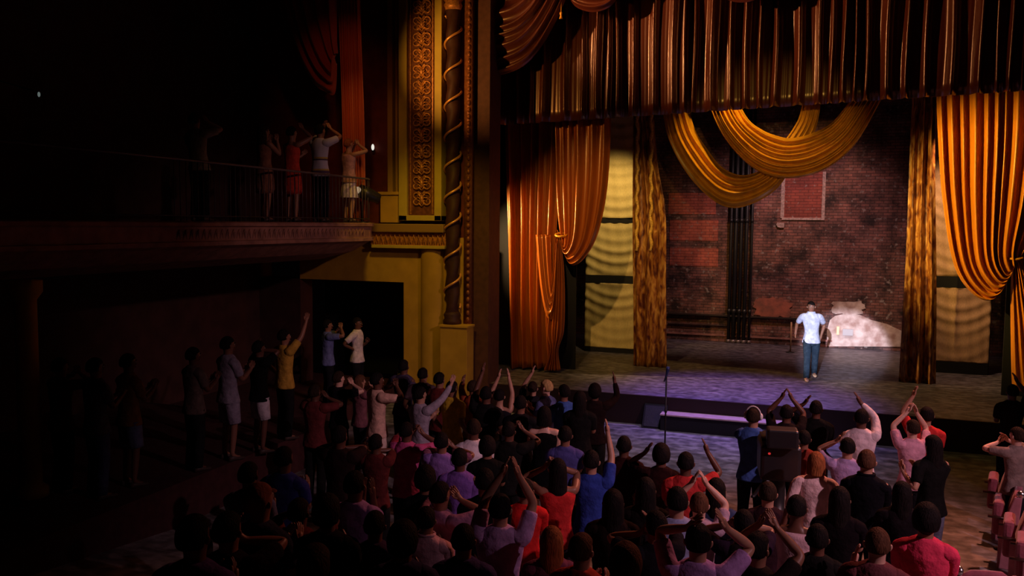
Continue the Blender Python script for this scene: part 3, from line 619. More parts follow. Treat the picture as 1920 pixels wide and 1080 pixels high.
def person(px, py, skin, hair, style, top, bottom, label, h=1.72, face=0, hands=None, sleeve='short', floor=None, depth=None, loc=None,
           fwd=.22, group=None, legs='pants', stride=0, lean=0, tilt=0, lv=2, name='person', cat='person', logo=None, topmat=None):
    k = h/1.75
    # where the person stands
    if loc is None:
        if depth is None:
            Dd = 4.0
            for _ in range(60):
                p = atD(px, py, Dd); fz = floor if floor is not None else floor_z(p.y)
                if p.z <= fz+h: break
                lo = Dd; Dd += .25
            lo, hi = Dd-.25, Dd
            for _ in range(20):
                md_ = (lo+hi)/2; p = atD(px, py, md_); fz = floor if floor is not None else floor_z(p.y)
                if p.z > fz+h: lo = md_
                else: hi = md_
            Dd = hi
        else: Dd = depth
        p = atD(px, py, Dd); fz = floor if floor is not None else floor_z(p.y); loc = Vector((p.x, p.y, fz))
    else:
        loc = Vector(loc); Dd = (loc-CAMP).dot(F)
    away = Vector((loc.x, loc.y, 0)).normalized(); base = math.atan2(away.y, away.x)-pi/2      # facing directly away
    rz = base-radians(face)
    t = empty(name, loc, rz); tag(t, label, cat, group)
    Mi = (Matrix.Translation(loc) @ Matrix.Rotation(rz, 4, 'Z')).inverted()
    ln = lambda z: Vector((tilt*(z-.9), lean*(z-.9), 0)) if z > .9 else Vector((0, 0, 0))
    def V(x, y, z): v = Vector((x, y, z)); return (v+ln(z))*k
    neck, sh = V(0, -.01, 1.49), [V(-.185, -.01, 1.415), V(.185, -.01, 1.415)]
    l1, l2 = .29*k, .255*k
    tg = [None, None]
    if hands is None: hands = 'd'
    if hands == 'd': tg = [V(-.27, .08, .90), V(.27, .08, .90)]
    elif hands == 'c': tg = [V(-.05, .38, 1.20), V(.05, .38, 1.22)]
    elif hands == 'C': tg = [V(-.05, .30, 1.52), V(.05, .30, 1.55)]
    else:
        ps = []
        for hp in hands:
            if isinstance(hp, tuple):
                q = atD(hp[0], hp[1], Dd+fwd*cos(radians(face))*k); ps.append(Mi @ q)
            else: ps.append(hp)
        loc_ = [q for q in ps if isinstance(q, Vector)]
        if len(loc_) == 2:
            a, c = loc_
            if a.x > c.x: a, c = c, a
            if (a-c).length < .09: mid = (a+c)/2; a = mid+Vector((-.045, 0, 0)); c = mid+Vector((.045, 0, 0))
            tg = [a, c]
        elif len(loc_) == 1:
            q = loc_[0]; i = 0 if q.x < 0 else 1
            if 'L' in hands: i = 0
            if 'R' in hands: i = 1
            tg[i] = q; tg[1-i] = V(-.05 if i else .05, .36, 1.20) if 'c' in hands else V((-.27 if i else .27), .06, .9)
    body = []; fl = stride
    # torso chain: 0 pelvis 1 waist 2 chest 3 neckbase 4 neck 5..head
    body.append([(V(0, 0, .96), .125*k), (V(0, 0, 1.10), .115*k), (V(0, 0, 1.27), .125*k), (V(0, -.01, 1.41), .075*k), (V(0, 0, 1.50), .051*k),
                 (V(0, .014, 1.56), (.060*k, .072*k)), (V(0, .004, 1.63), (.084*k, .102*k)), (V(0, -.006, 1.69), (.078*k, .096*k)), (V(0, -.01, 1.728), (.05*k, .06*k))])
    fist = []
    elbows = []
    for i, s in enumerate((-1, 1)):
        T = tg[i]; d = (T-sh[i])
        hd = .085*k
        Tw = T-d.normalized()*hd*1.0 if d.length > .3*k else T
        pole = Vector((s*.35, -.5, -.8)) if T.z < 1.5*k else Vector((s*.75, .60, -.1))
        el, wr = ik(sh[i], Tw, l1, l2, pole); elbows.append((el, wr))
        fd = (wr-el).normalized()
        hdv = (fd*.75+(Vector((0, 0, .55)) if T.z > 1.1*k else Vector((0, 0, -.3)))).normalized()
        inward = Vector((-s, 0, 0)); inward = (inward-hdv*inward.dot(hdv)).normalized(); wv = hdv.cross(inward).normalized()
        # wv: width axis of the palm
        pm = wr+hdv*.05*k; kn = wr+hdv*.088*k
        body.append([3, (sh[i]*.75+V(0, 0, 1.39)*.25, .055*k), (sh[i], .052*k), ((sh[i]*.5+el*.5), .050*k), (el, .041*k), ((el*.55+wr*.45), .038*k), (wr, .026*k),
                     (pm, .030*k), (kn, .026*k)])
        for j, (off, ln_) in enumerate(((-.030, .062), (-.010, .072), (.011, .068), (.031, .054))):
            rt = pm+wv*off*k*1.0; c0 = kn+wv*off*k*1.05; dr = (hdv+wv*off*4+inward*.08).normalized()
            c1 = c0+dr*ln_*.5*k; c2 = c1+(dr+inward*.25).normalized()*ln_*.5*k
            body.append([(rt, .011*k), (c0, .0105*k), (c1, .0095*k), (c2, .0075*k)])
        fs = 1 if wv.y <= 0 else -1       # thumb on the side towards the body
        th = pm-hdv*.02*k-wv*(-fs)*.022*k*(-1 if wv.y > 0 else -1)
        sgn = -1 if wv.y > 0 else 1
        sgn = sgn
        tb = wr+hdv*.025*k+wv*sgn*.015*k
        body.append([(tb, .012*k), (tb+(wv*sgn*.8+hdv*.7).normalized()*.040*k, .0115*k), (tb+(wv*sgn*.55+hdv).normalized()*.072*k, .0085*k)])
    feet = []
    for s in (-1, 1):
        st = fl*s*.5
        hip = V(s*.092, 0, .90); kn_ = V(s*.10, .02+st*.6+max(0, st)*.25, .50); an = V(s*.105, -.02+st, .10+(.06 if st < 0 else 0)); feet.append((kn_, an, st))
        body.append([0, (hip, .088*k), ((hip+kn_)/2, .072*k), (kn_, .052*k), ((kn_*.65+an*.35), .052*k), (an, .034*k), (an+Vector((0, .05, -.05))*k, .032*k), (an+Vector((0, .13, -.07))*k, .028*k)])
    hc = V(0, 0, 1.635); y0 = .102
    body.append([(V(0, .075, 1.635), .012*k), (V(0, .104, 1.612), .0135*k), (V(0, .113, 1.602), .011*k)])
    body.append([(V(0, .07, 1.565), .013*k), (V(0, .090, 1.562), .012*k)])
    for s in (-1, 1): body.append([(V(s*.074, 0, 1.60), .012*k), (V(s*.087, -.008, 1.625), .014*k), (V(s*.088, -.012, 1.650), .010*k)])
    b_ = skin_mesh('body', body, skinm(SK[skin]), t, lv)
    # face details where the face can be seen
    if abs(face) > 40:
        e = MB()
        for s in (-1, 1): e.sph(V(s*.031, .083, 1.640), (.014*k, .010*k, .008*k), 8, 6)
        ey = e.build('eyes', mat('eye_white', (.5, .45, .42), .3), t)
        e = MB()
        for s in (-1, 1): e.sph(V(s*.031, .090, 1.640), (.006*k, .005*k, .006*k), 8, 6)
        e.build('irises', BLACK, ey)
        e = MB()
        for s in (-1, 1): e.tube([V(s*.015, .095, 1.660), V(s*.032, .095, 1.666), V(s*.050, .082, 1.660)], .0045*k, 6)
        e.build('eyebrows', hairm(HR['black']), t)
        e = MB(); e.tube([V(-.026, .088, 1.570), V(0, .099, 1.573), V(.026, .088, 1.570)], [.004*k, .008*k, .004*k], 6); e.build('mouth', mat('lips', (.30, .08, .07), .4), t)
    # hair
    if style != 'bald':
        hb = MB(); rg, sg = 14, 22; rows = []
        rr = {'short': 1.09, 'crop': 1.05, 'long': 1.14, 'afro': 1.32, 'bob': 1.18, 'bun': 1.10, 'pony': 1.10, 'cap': 1.12}[style]
        rnd_ = random.Random(int(px*13+py))
        for i in range(rg+1):
            th_ = pi*i/rg; row = []
            for j in range(sg):
                ph_ = 2*pi*j/sg; dx, dy, dz = sin(th_)*cos(ph_), sin(th_)*sin(ph_), cos(th_)
                r = rr+(.03*rnd_.random() if style != 'cap' else 0)
                fr = dy-.15                       # front is +y
                lim = .25 if dy > .25 else (-.15 if dy > -.15 else -.55)
                if style in ('long', 'bob'): lim = .30 if dy > .45 else (-2 if dy < .25 else -.2)
                if dz < lim: r = .80 if style != 'afro' else (.82 if dy > .1 else 1.05)
                x, y, z = dx*.084*r, dy*.104*r, dz*.112*r
                if style in ('long', 'bob') and dz < 0 and dy < .25:
                    dn = {'long': 2.6, 'bob': 1.35}[style]; z = dz*.112*dn; y = y*(1-.15*abs(dz))-.012; x *= 1.12
                    x = dx/max(sin(th_), .35)*.084*r*1.05 if dz > -.93 else x
                    y = (dy/max(sin(th_), .35)*.09*r-.012) if dz > -.93 and dy < 0 else y
                row.append(V(x, y-.006, 1.642+z))
            rows.append(row)
        hb.grid(rows, closed=True)
        if style == 'bun': hb.sph(V(0, -.12, 1.70), .05*k)
        if style == 'pony': hb.tube([V(0, -.10, 1.69), V(0, -.16, 1.66), V(0, -.17, 1.55), V(0, -.14, 1.44)], [.03*k, .035*k, .03*k, .008*k], 8)
        if style == 'cap':
            cm = cloth(hair if isinstance(hair, tuple) else (.3, .1, .06)); hb.tube([V(-.06, .08, 1.68), V(0, .16, 1.675), V(.06, .08, 1.68)], [.02*k, .03*k, .02*k], 8, flat=.3)
            o = hb.build('cap', cm, t)
        else: o = hb.build('hair', hairm(HR[hair]), t)
        md = o.modifiers.new('sub', 'SUBSURF'); md.levels = 1; md.render_levels = 1
    # top
    if top is not None:
        g = MB(); dress = legs in ('dress', 'skirtdress')
        prof = [(.82, .198, .150), (.84, .200, .152), (.93, .182, .135), (1.05, .150, .112), (1.15, .152, .115), (1.27, .178, .125), (1.35, .195, .124), (1.41, .198, .112), (1.455, .168, .098), (1.485, .118, .088), (1.505, .078, .074), (1.51, .070, .066)]
        if dress: prof = [(.50, .22, .19), (.70, .205, .165)]+prof[1:]
        rows = []; rn = random.Random(int(px+py*3)); f1 = rn.uniform(0, 6)
        for z, rx, ry in prof:
            row = []
            for j in range(32):
                a = 2*pi*j/32; wob = 1+(.035 if z < 1.3 else .012)*sin(5*a+z*9+f1)+.015*sin(11*a-z*14)
                row.append(V(rx*cos(a)*wob, ry*sin(a)*wob-.005, z))
            rows.append(row)
        rows = [[V(0, 0, prof[0][0])]*32]+rows; rows.append([V(0, 0, 1.51)]*32)
        if sleeve == 'tank':
            rows = rows[:9]+[[V(.10*cos(2*pi*j/32), .085*sin(2*pi*j/32), 1.43) for j in range(32)], [V(0, 0, 1.43)]*32]
        g.grid(rows, closed=True)
        for i, s in enumerate((-1, 1)):
            el, wr = elbows[i]; s0 = sh[i]*.62+V(0, 0, 1.36)*.38
            if sleeve == 'short':
                e_ = sh[i]+(el-sh[i])*.72; g.tube([s0, sh[i]*.8+V(0, -.01, 1.43)*.2, sh[i], sh[i]+(el-sh[i])*.35, e_, e_+(el-sh[i])*.02], [.080*k, .086*k, .082*k, .068*k, .067*k, .055*k], 12)
            elif sleeve == 'long':
                w_ = el+(wr-el)*.93; g.tube([s0, sh[i]*.8+V(0, -.01, 1.43)*.2, sh[i], (sh[i]+el)/2, el, (el+w_)/2, w_], [.080*k, .086*k, .080*k, .062*k, .055*k, .050*k, .040*k], 12)
        o = g.build('dress' if dress else 'shirt', topmat or cloth(top), t)
        md = o.modifiers.new('sub', 'SUBSURF'); md.levels = 1; md.render_levels = 1
        if logo: g = MB(); g.grid([[V(x, -.135-.01*(1-abs(x)*8), z) for x in (-.10, -.05, 0, .05, .10)] for z in (1.14, 1.24)]); g.build('back_print', cloth(logo), t, solid=.004)
        if label.find('collar') >= 0 or cat == 'performer':
            g = MB(); g.tube([V(.075*cos(a), (.066)*sin(a), 1.512) for a in [2*pi*q/16 for q in range(17)]], .016*k, 8); g.build('collar', topmat or cloth(top), t)
    # legs
    if bottom is not None:
        g = MB(); cm = cloth(bottom)
        if legs in ('pants', 'shorts'):
            g.grid([[V(0, 0, .72)]*20]+[[V(rx*cos(2*pi*j/20), ry*sin(2*pi*j/20), z) for j in range(20)] for z, rx, ry in ((.78, .150, .10), (.86, .172, .122), (.95, .160, .116), (1.03, .142, .106))]+[[V(0, 0, 1.03)]*20], closed=True)
            for i, s in enumerate((-1, 1)):
                kn_, an, st = feet[i]; hp = V(s*.088, 0, .88)
                if legs == 'pants': g.tube([hp, (hp+kn_)/2, kn_, (kn_+an)/2, an+Vector((0, 0, -.03))*k], [.100*k, .090*k, .074*k, .070*k, .066*k], 14)
                else: g.tube([hp, (hp+kn_)/2, kn_+Vector((0, 0, .04)), kn_+Vector((0, 0, .035))], [.104*k, .100*k, .096*k, .07*k], 14)
            o = g.build('trousers' if legs == 'pants' else 'shorts', cm, t)
        else:
            rows = [[V(0, 0, .52)]*32]
            for z, rx, ry in ((.52, .215, .175), (.53, .218, .178), (.70, .195, .15), (.88, .172, .125), (1.02, .142, .108)):
                rows.append([V(rx*cos(2*pi*j/32)*(1+.05*sin(8*2*pi*j/32)*(1.05-z)), ry*sin(2*pi*j/32)*(1+.05*sin(8*2*pi*j/32)*(1.05-z)), z) for j in range(32)])
            rows.append([V(0, 0, 1.02)]*32)
            g.grid(rows, closed=True); o = g.build('skirt', cm, t)
    g = MB(); sm = mat('shoe_leather', (.05, .035, .03), .5) if cat != 'performer' else mat('tan_shoe', (.45, .30, .20), .6)
    for i, s in enumerate((-1, 1)):
        kn_, an, st = feet[i]; a0 = Vector((an.x, an.y, max(an.z-.10*k, 0)))
        rows = []
        for yy, hw, zt in ((-.055, .012, .05), (-.045, .034, .075), (.02, .040, .085), (.08, .044, .06), (.15, .046, .045), (.19, .030, .035), (.205, .008, .02)):
            rows.append([a0+Vector((hw*cos(a), yy, max(0.0, (zt*.5+zt*.5*sin(a)))))*k for a in [2*pi*q/12 for q in range(12)]])
        rows = [[sum(rows[0], Vector())/12]*12]+rows+[[sum(rows[-1], Vector())/12]*12]
        g = MB(); g.grid(rows, closed=True); g.build('shoe', sm, t)
    return t

# performer
pc = atZ(1519, 712, 0)
person(1519, 560, 'brown', 'black', 'crop', (.55, .61, .80), (.022, .038, .06), 'performer walking on stage in a loose pale blue short-sleeved shirt and dark jeans', h=1.80, face=172, floor=0, loc=(pc.x, pc.y, 0),
       hands=[(1489, 628), (1540, 636)], stride=.34, fwd=.0, cat='performer', tilt=.04)
exec_people = True
G1 = 'standing audience on the main floor'
# px, py_head_top, skin, hair, style, top, bottom, label, kwargs
P = [
 # ---- left group by the pier
 (707, 699, 'dark', 'black', 'crop', (.72, .46, .36), (.66, .52, .44), 'bald man in salmon polo shirt and pale trousers clapping, profile, below the ochre pier', dict(h=1.84, face=62, hands=[(748, 722), (752, 716)])),
 (638, 697, 'fair', 'dark', 'short', (.03, .02, .03), (.02, .02, .03), 'person in black top with bare arms and reddish face, left neighbour of the clapping pair', dict(h=1.68, face=55, hands='C')),
 (672, 704, 'tan', 'brown', 'long', (.20, .08, .10), (.03, .03, .04), 'long-haired person in wine-coloured top clapping directly left of the salmon polo shirt', dict(h=1.64, face=60, hands='C')),
 (757, 675, 'dark', 'black', 'crop', (.06, .05, .10), (.03, .03, .04), 'person in dark navy shirt standing behind the salmon polo shirt', dict(h=1.78, face=25, hands=[(748, 705), (743, 708)])),
 (793, 690, 'brown', 'black', 'crop', (.08, .05, .06), (.03, .03, .04), 'dark-clothed man right behind the person in the grey long-sleeved shirt', dict(h=1.74, face=20)),
 (788, 726, 'tan', 'black', 'short', (.36, .32, .40), (.05, .05, .06), 'person in grey long-sleeved shirt pointing one arm up towards the stage', dict(h=1.72, face=50, hands=[(858, 707), 'R', 'c'], sleeve='long')),
 (824, 699, 'brown', 'black', 'short', (.12, .02, .02), (.02, .02, .03), 'short-haired person in dark maroon shirt right of the pointing grey sleeve', dict(h=1.74, face=30, hands='c')),
 (851, 714, 'brown', 'black', 'crop', (.60, .42, .04), (.03, .03, .04), 'person in bright yellow shirt half hidden left of the rust long sleeves', dict(h=1.70, face=40)),
 (884, 714, 'brown', 'dark', 'short', (.34, .07, .03), (.03, .02, .02), 'person in rust-red long-sleeved shirt with one elbow raised', dict(h=1.72, face=40, hands=[(868, 706), 'c'], sleeve='long')),
 (914, 725, 'dark', 'black', 'crop', (.02, .02, .02), (.02, .02, .02), 'person in black shirt raising the left fist beside the arch, right of the rust sleeves', dict(h=1.74, face=15, hands=[(908, 684), 'L', 'c'])),
 (934, 730, 'tan', 'black', 'short', (.02, .02, .03), (.02, .02, .03), 'person in black sleeveless top with both bare arms high below the orange curtain', dict(h=1.68, face=10, hands=[(945, 676), (953, 688)], sleeve='tank')),
 (1026, 713, 'fair', 'blond', 'short', (.10, .12, .30), (.03, .03, .05), 'blond person in blue shirt facing sideways near the foot of the orange curtain', dict(h=1.74, face=-60, hands='c')),
 (1003, 716, 'tan', 'dark', 'short', (.03, .03, .04), (.03, .03, .04), 'dark-clothed person with one bare arm raised left of the blond person', dict(h=1.66, face=10, hands=[(1000, 692), 'c'])),
 (1021, 729, 'fair', 'black', 'bob', (.008, .008, .01), None, 'person with bobbed black hair in a short black dress seen from behind', dict(h=1.70, legs='dress', hands='c', sleeve='tank', depth=11.2)),
 (1058, 722, 'brown', 'black', 'short', (.05, .12, .42), (.03, .03, .05), 'person in bright blue shirt clapping right of the blond person', dict(h=1.70, face=-30, hands='c')),
 (1084, 735, 'brown', 'black', 'long', (.02, .02, .02), (.02, .02, .02), 'long-haired person in black just left of the raised open hand', dict(h=1.64, face=10, hands='c')),
 (1113, 722, 'dark', 'black', 'afro', (.03, .015, .015), (.02, .02, .02), 'person in black with full hair raising one open hand against the dark stage front', dict(h=1.72, face=0, hands=[(1155, 706), 'R'], sleeve='long')),
 (976, 742, 'brown', 'black', 'crop', (.02, .02, .025), (.02, .02, .02), 'man in black shirt between the raised arms and the blond person', dict(h=1.76, face=10, hands='c')),
 # ---- second band
 (760, 792, 'dark', 'black', 'crop', (.52, .09, .26), (.04, .03, .05), 'close-cropped man in magenta shirt seen from behind, clapping at his right', dict(h=1.74, face=25, hands=[(786, 806), (794, 802)])),
 (893, 786, 'dark', 'dark', 'crop', (.80, .74, .80), (.04, .03, .05), 'man in a white shirt seen from behind, left of the short black dress', dict(h=1.76, face=-5, hands='c')),
 (912, 822, 'brown', 'black', 'afro', (.015, .015, .015), (.02, .02, .02), 'full-haired person in black in front of the white shirt', dict(h=1.62, face=0, hands='c')),
 (951, 792, 'dark', 'black', 'short', (.02, .02, .02), (.02, .02, .02), 'person in black clapping hands right of the white shirt', dict(h=1.72, face=20, hands=[(973, 798), (979, 794)])),
 (828, 812, 'brown', 'black', 'short', (.28, .16, .50), (.02, .02, .02), 'person in purple shirt clapping between the magenta and white shirts', dict(h=1.66, face=15, hands=[(848, 838), (842, 840)])),
 (862, 842, 'dark', 'black', 'short', (.20, .10, .42), (.02, .02, .02), 'person in violet T-shirt with hands raised left of the raised-arm lavender tee', dict(h=1.66, face=10, hands=[(858, 915), (848, 905)])),
 (704, 815, 'dark', 'black', 'short', (.10, .02, .02), (.02, .02, .02), 'person in dark red shirt with forearms raised below the pale trousers', dict(h=1.62, face=25, hands=[(690, 836), (682, 842)])),
 (798, 878, 'brown', 'black', 'afro', (.016, .016, .02), (.02, .02, .02), 'person with very full black hair in black, two rows below the magenta shirt', dict(h=1.68, face=5, hands='c')),
 (826, 905, 'brown', 'black', 'short', (.34, .17, .30), (.02, .02, .03), 'person in dusky mauve shirt clapping, right of the very full black hair', dict(h=1.64, face=40, hands=[(862, 917), (857, 924)])),
 (664, 884, 'dark', 'black', 'crop', (.36, .22, .52), (.03, .02, .04), 'close-cropped man in purple polo shirt with hands clasped high beside his head', dict(h=1.78, face=25, hands=[(686, 928), (694, 932)])),
 (790, 952, 'brown', 'black', 'short', (.55, .34, .40), (.02, .02, .03), 'person in dusty pink collared shirt below the very full black hair', dict(h=1.66, face=15, hands='c')),
 (757, 984, 'dark', 'black', 'afro', (.03, .03, .08), (.02, .02, .03), 'full-haired person in dark navy at the bottom edge, left of centre', dict(h=1.70, face=10, hands='c')),
 (612, 934, 'dark', 'black', 'afro', (.02, .015, .02), (.02, .02, .02), 'full-haired person in black left of the purple polo shirt', dict(h=1.72, face=15, hands='c')),
 (560, 936, 'dark', 'black', 'short', (.10, .02, .02), (.02, .02, .02), 'dim person in dark red with hands clapping left of the full black hair', dict(h=1.64, face=30, hands=[(556, 962), (566, 958)])),
 (490, 908, 'brown', (.22, .09, .06), 'cap', (.03, .03, .06), (.02, .02, .02), 'dim person in a rust-coloured cap at lower left', dict(h=1.80, face=40, hands='c')),
 (532, 838, 'dark', 'black', 'crop', (.03, .04, .22), (.02, .02, .03), 'dim man in dark blue shirt above the rust-coloured cap', dict(h=1.76, face=30, hands='c')),
 (466, 868, 'dark', 'black', 'short', (.14, .16, .30), (.02, .02, .03), 'dim person in slate blue top left of the dark blue shirt', dict(h=1.70, face=30, hands='c')),
 (372, 968, 'dark', 'black', 'short', (.10, .06, .22), (.02, .02, .03), 'dim person in dark violet shirt near the bottom left of the crowd', dict(h=1.76, face=30, hands='c')),
 (432, 962, 'brown', 'black', 'short', (.03, .02, .03), (.02, .02, .03), 'dim dark-clothed person clapping between the violet shirt and the cap', dict(h=1.70, face=30, hands=[(446, 992), (438, 994)])),
 (590, 722, 'dark', 'dark', 'short', (.14, .03, .03), (.02, .02, .02), 'dim person in dark red with one bare arm bent, left of the black bare-armed top', dict(h=1.72, face=35, hands='C')),
 # ---- centre front
 (1109, 846, 'tan', 'black', 'short', (.03, .06, .34), (.03, .03, .06), 'person in crinkled royal blue top raising one bare arm straight up', dict(h=1.70, face=5, hands=[(1139, 787), 'R', 'c'])),
 (1046, 862, 'brown', 'black', 'long', (.52, .03, .03), (.03, .02, .03), 'long-haired person in red strappy top clapping left of the royal blue top', dict(h=1.66, face=-10, hands=[(1026, 866), (1034, 862)], sleeve='tank')),
 (1172, 819, 'dark', 'black', 'short', (.05, .012, .012), (.02, .02, .02), 'round-headed person in near-black top against the pale floor', dict(h=1.70, face=0, hands='c')),
 (1241, 836, 'dark', 'black', 'afro', (.04, .012, .012), (.02, .02, .02), 'person with bushy black hair under the microphone stand, one hand up at the left', dict(h=1.68, face=0, hands=[(1210, 836), 'L', 'c'])),
 (1284, 849, 'dark', 'black', 'short', (.52, .04, .04), (.02, .02, .02), 'person in red short-sleeved top raising one dark hand right of the microphone stand', dict(h=1.68, face=0, hands=[(1328, 834), 'R', 'c'])),
 (1343, 899, 'tan', 'black', 'long', (.04, .06, .14), (.02, .02, .03), 'person with long straight black hair in dark teal top', dict(h=1.66, face=5, hands='c')),
 (1310, 925, 'fair', 'brown', 'short', (.42, .30, .40), (.03, .03, .04), 'person hidden except for two bright bare forearms held together up high', dict(h=1.62, face=0, hands=[(1306, 894), (1316, 890)])),
 (1272, 915, 'tan', 'black', 'short', (.30, .34, .58), (.03, .03, .04), 'person in pale blue T-shirt seen from behind, black hair', dict(h=1.72, face=-8, hands='c')),
 (1212, 898, 'brown', 'black', 'long', (.02, .015, .015), (.02, .02, .02), 'long-haired person in black left of the pale blue T-shirt', dict(h=1.68, face=0, hands='c')),
 (1311, 984, 'tan', 'black', 'short', (.46, .27, .62), (.04, .04, .06), 'person in lavender printed T-shirt with both arms arched over the head, bottom centre', dict(h=1.74, face=0, hands=[(1300, 968), (1362, 966)], fwd=.05)),
 (938, 928, 'tan', 'black', 'short', (.52, .34, .66), (.04, .04, .06), 'person in lavender T-shirt clapping high above the head, left of centre', dict(h=1.72, face=8, hands=[(956, 868), (964, 872)], fwd=.05)),
 (978, 900, 'brown', 'black', 'short', (.60, .02, .02), (.03, .02, .02), 'person in plain red T-shirt between the lavender T-shirt and the royal blue top', dict(h=1.66, face=0, hands='c')),
 (905, 880, 'brown', 'black', 'short', (.012, .012, .012), (.02, .02, .02), 'broad person in black directly behind the lavender T-shirt', dict(h=1.78, face=0, hands='c')),
 (1040, 990, 'tan', 'auburn', 'long', (.20, .06, .12), (.02, .02, .03), 'person with reddish-brown long hair at the bottom edge, left of the curly head', dict(h=1.64, face=0, hands='c')),
 (1088, 1002, 'tan', 'brown', 'short', (.45, .06, .04), (.02, .02, .03), 'person in orange-red top at the bottom edge beside the reddish-brown hair', dict(h=1.62, face=25, hands='c')),
 (1171, 1026, 'tan', 'brown', 'afro', (.03, .02, .02), (.02, .02, .02), 'person with curly brown hair at the bottom edge', dict(h=1.68, face=0, hands='c')),
 (1230, 960, 'brown', 'black', 'short', (.02, .02, .03), (.02, .02, .02), 'dark-clothed person clapping reddish hands above the curly brown head', dict(h=1.68, face=-25, hands=[(1212, 985), (1218, 982)])),
 (1060, 800, 'brown', 'black', 'short', (.07, .07, .26), (.02, .02, .02), 'dim person in indigo shirt right of the black dress', dict(h=1.68, face=0, hands='c')),
 # ---- right
 (1440, 905, 'tan', 'dark', 'short', (.05, .02, .03), (.03, .02, .03), 'person with dark hair in black below the camera operator', dict(h=1.66, face=0, hands='c')),
 (1495, 930, 'dark', 'black', 'short', (.62, .42, .46), (.03, .02, .03), 'person in pale pink top with elbows out, left of the white sweater', dict(h=1.62, face=5, hands=[(1480, 968), (1486, 972)], sleeve='tank')),
 (1420, 1000, 'brown', 'black', 'short', (.03, .02, .02), (.02, .02, .02), 'dark-clothed person with forearms reaching right at the bottom edge', dict(h=1.68, face=30, hands=[(1440, 965), (1450, 968)])),
 (1531, 850, 'fair', 'auburn', 'bob', (.82, .62, .62), (.10, .10, .16), 'person with shoulder-length auburn hair in a fitted white sweater', dict(h=1.66, face=0, hands='d', sleeve='long')),
 (1590, 822, 'tan', 'black', 'short', (.40, .30, .55), (.04, .04, .06), 'short-haired person in patterned lavender shirt raising the left forearm', dict(h=1.68, face=-5, hands=[(1573, 815), 'L', 'c'])),
 (1627, 821, 'tan', 'brown', 'short', (.012, .012, .018), (.02, .02, .02), 'brown-haired man in black suit jacket with collar, back to the camera', dict(h=1.80, face=5, hands='c', sleeve='long', depth=8.8)),
 (1616, 768, 'dark', 'black', 'short', (.78, .66, .70), (.02, .02, .02), 'person in white long sleeves and black waistcoat with hands up high', dict(h=1.76, face=0, hands=[(1608, 744), 'R', 'c'], sleeve='long')),
 (1529, 752, 'dark', 'black', 'short', (.012, .012, .012), (.02, .02, .02), 'person in black raising one bare arm bent at the elbow, right of the camera', dict(h=1.74, face=0, hands=[(1510, 746), 'c'])),
 (1477, 760, 'dark', 'black', 'short', (.03, .02, .02), (.02, .02, .02), 'dark-clothed person holding both dark hands high beside the camera', dict(h=1.68, face=0, hands=[(1472, 738), (1478, 734)])),
 (1508, 808, 'brown', 'black', 'short', (.20, .03, .02), (.02, .02, .02), 'person in maroon shirt right beside the television camera', dict(h=1.60, face=-10, hands='c', sleeve='long')),
 (1738, 764, 'tan', 'black', 'short', (.62, .04, .04), (.03, .03, .04), 'person in red shirt pointing a pale hand up at the right', dict(h=1.74, face=-15, hands=[(1712, 732), 'L', 'c'])),
 (1712, 788, 'fair', 'dark', 'short', (.66, .34, .44), (.03, .03, .04), 'person in pale pink shirt clapping beneath the pointing hand', dict(h=1.66, face=-30, hands=[(1706, 762), (1712, 764)])),
 (1750, 818, 'tan', 'black', 'long', (.012, .012, .014), (.10, .11, .16), 'person with long black hair and black top clapping to the left, near the empty seats', dict(h=1.72, face=-40, hands=[(1697, 882), (1705, 890)], fwd=.1)),
 (1574, 915, 'tan', 'black', 'long', (.014, .010, .014), (.02, .02, .02), 'tall person with long very dark hair in black in front of the suit jacket', dict(h=1.70, face=0, hands='c')),
 (1645, 991, 'fair', 'brown', 'crop', (.16, .05, .06), (.02, .02, .03), 'person with cropped brown hair at the bottom edge, hand near the left shoulder', dict(h=1.70, face=0, hands=[(1600, 1056), 'L', 'c'])),
 (1738, 950, 'brown', 'black', 'afro', (.70, .05, .12), (.03, .02, .03), 'person with voluminous black hair and bright red T-shirt at the bottom right', dict(h=1.74, face=0, hands='c')),
 (1692, 905, 'brown', 'black', 'long', (.02, .015, .02), (.02, .02, .02), 'dark long-haired person between the suit jacket and the red T-shirt', dict(h=1.64, face=-10, hands='c')),
 (1908, 802, 'fair', 'dark', 'short', (.26, .20, .18), (.03, .03, .04), 'person with reddish face clapping at the right edge beyond the empty seats', dict(h=1.60, face=-50, hands='C')),
 (1899, 722, 'dark', 'black', 'short', (.03, .02, .02), (.02, .02, .02), 'dark-clothed person with raised hand at the right edge by the golden curtain', dict(h=1.70, face=-20, hands=[(1904, 706), 'c'])),
 # ---- dark fillers
 (700, 960, 'dark', 'black', 'short', (.05, .03, .08), (.02, .02, .02), 'dim person in dark plum shirt in front of the purple polo shirt', dict(h=1.64, face=15, hands='c')),
 (868, 985, 'brown', 'black', 'short', (.05, .04, .14), (.02, .02, .02), 'person in dark indigo shirt at the bottom, left of the high-clapping lavender T-shirt', dict(h=1.66, face=10, hands='c')),
 (640, 800, 'dark', 'black', 'short', (.04, .02, .02), (.02, .02, .02), 'dim dark-clothed person left of the pale trousers', dict(h=1.70, face=30, hands=[(628, 832), (634, 834)])),
 (1150, 920, 'dark', 'black', 'long', (.03, .012, .012), (.02, .02, .02), 'long-haired person in near-black below the round-headed person', dict(h=1.66, face=0, hands='c')),
 (1395, 958, 'brown', 'black', 'short', (.04, .02, .05), (.02, .02, .02), 'dark-clothed person with reddish hands reaching up left of the camera operator', dict(h=1.62, face=-10, hands=[(1378, 972), (1384, 966)])),
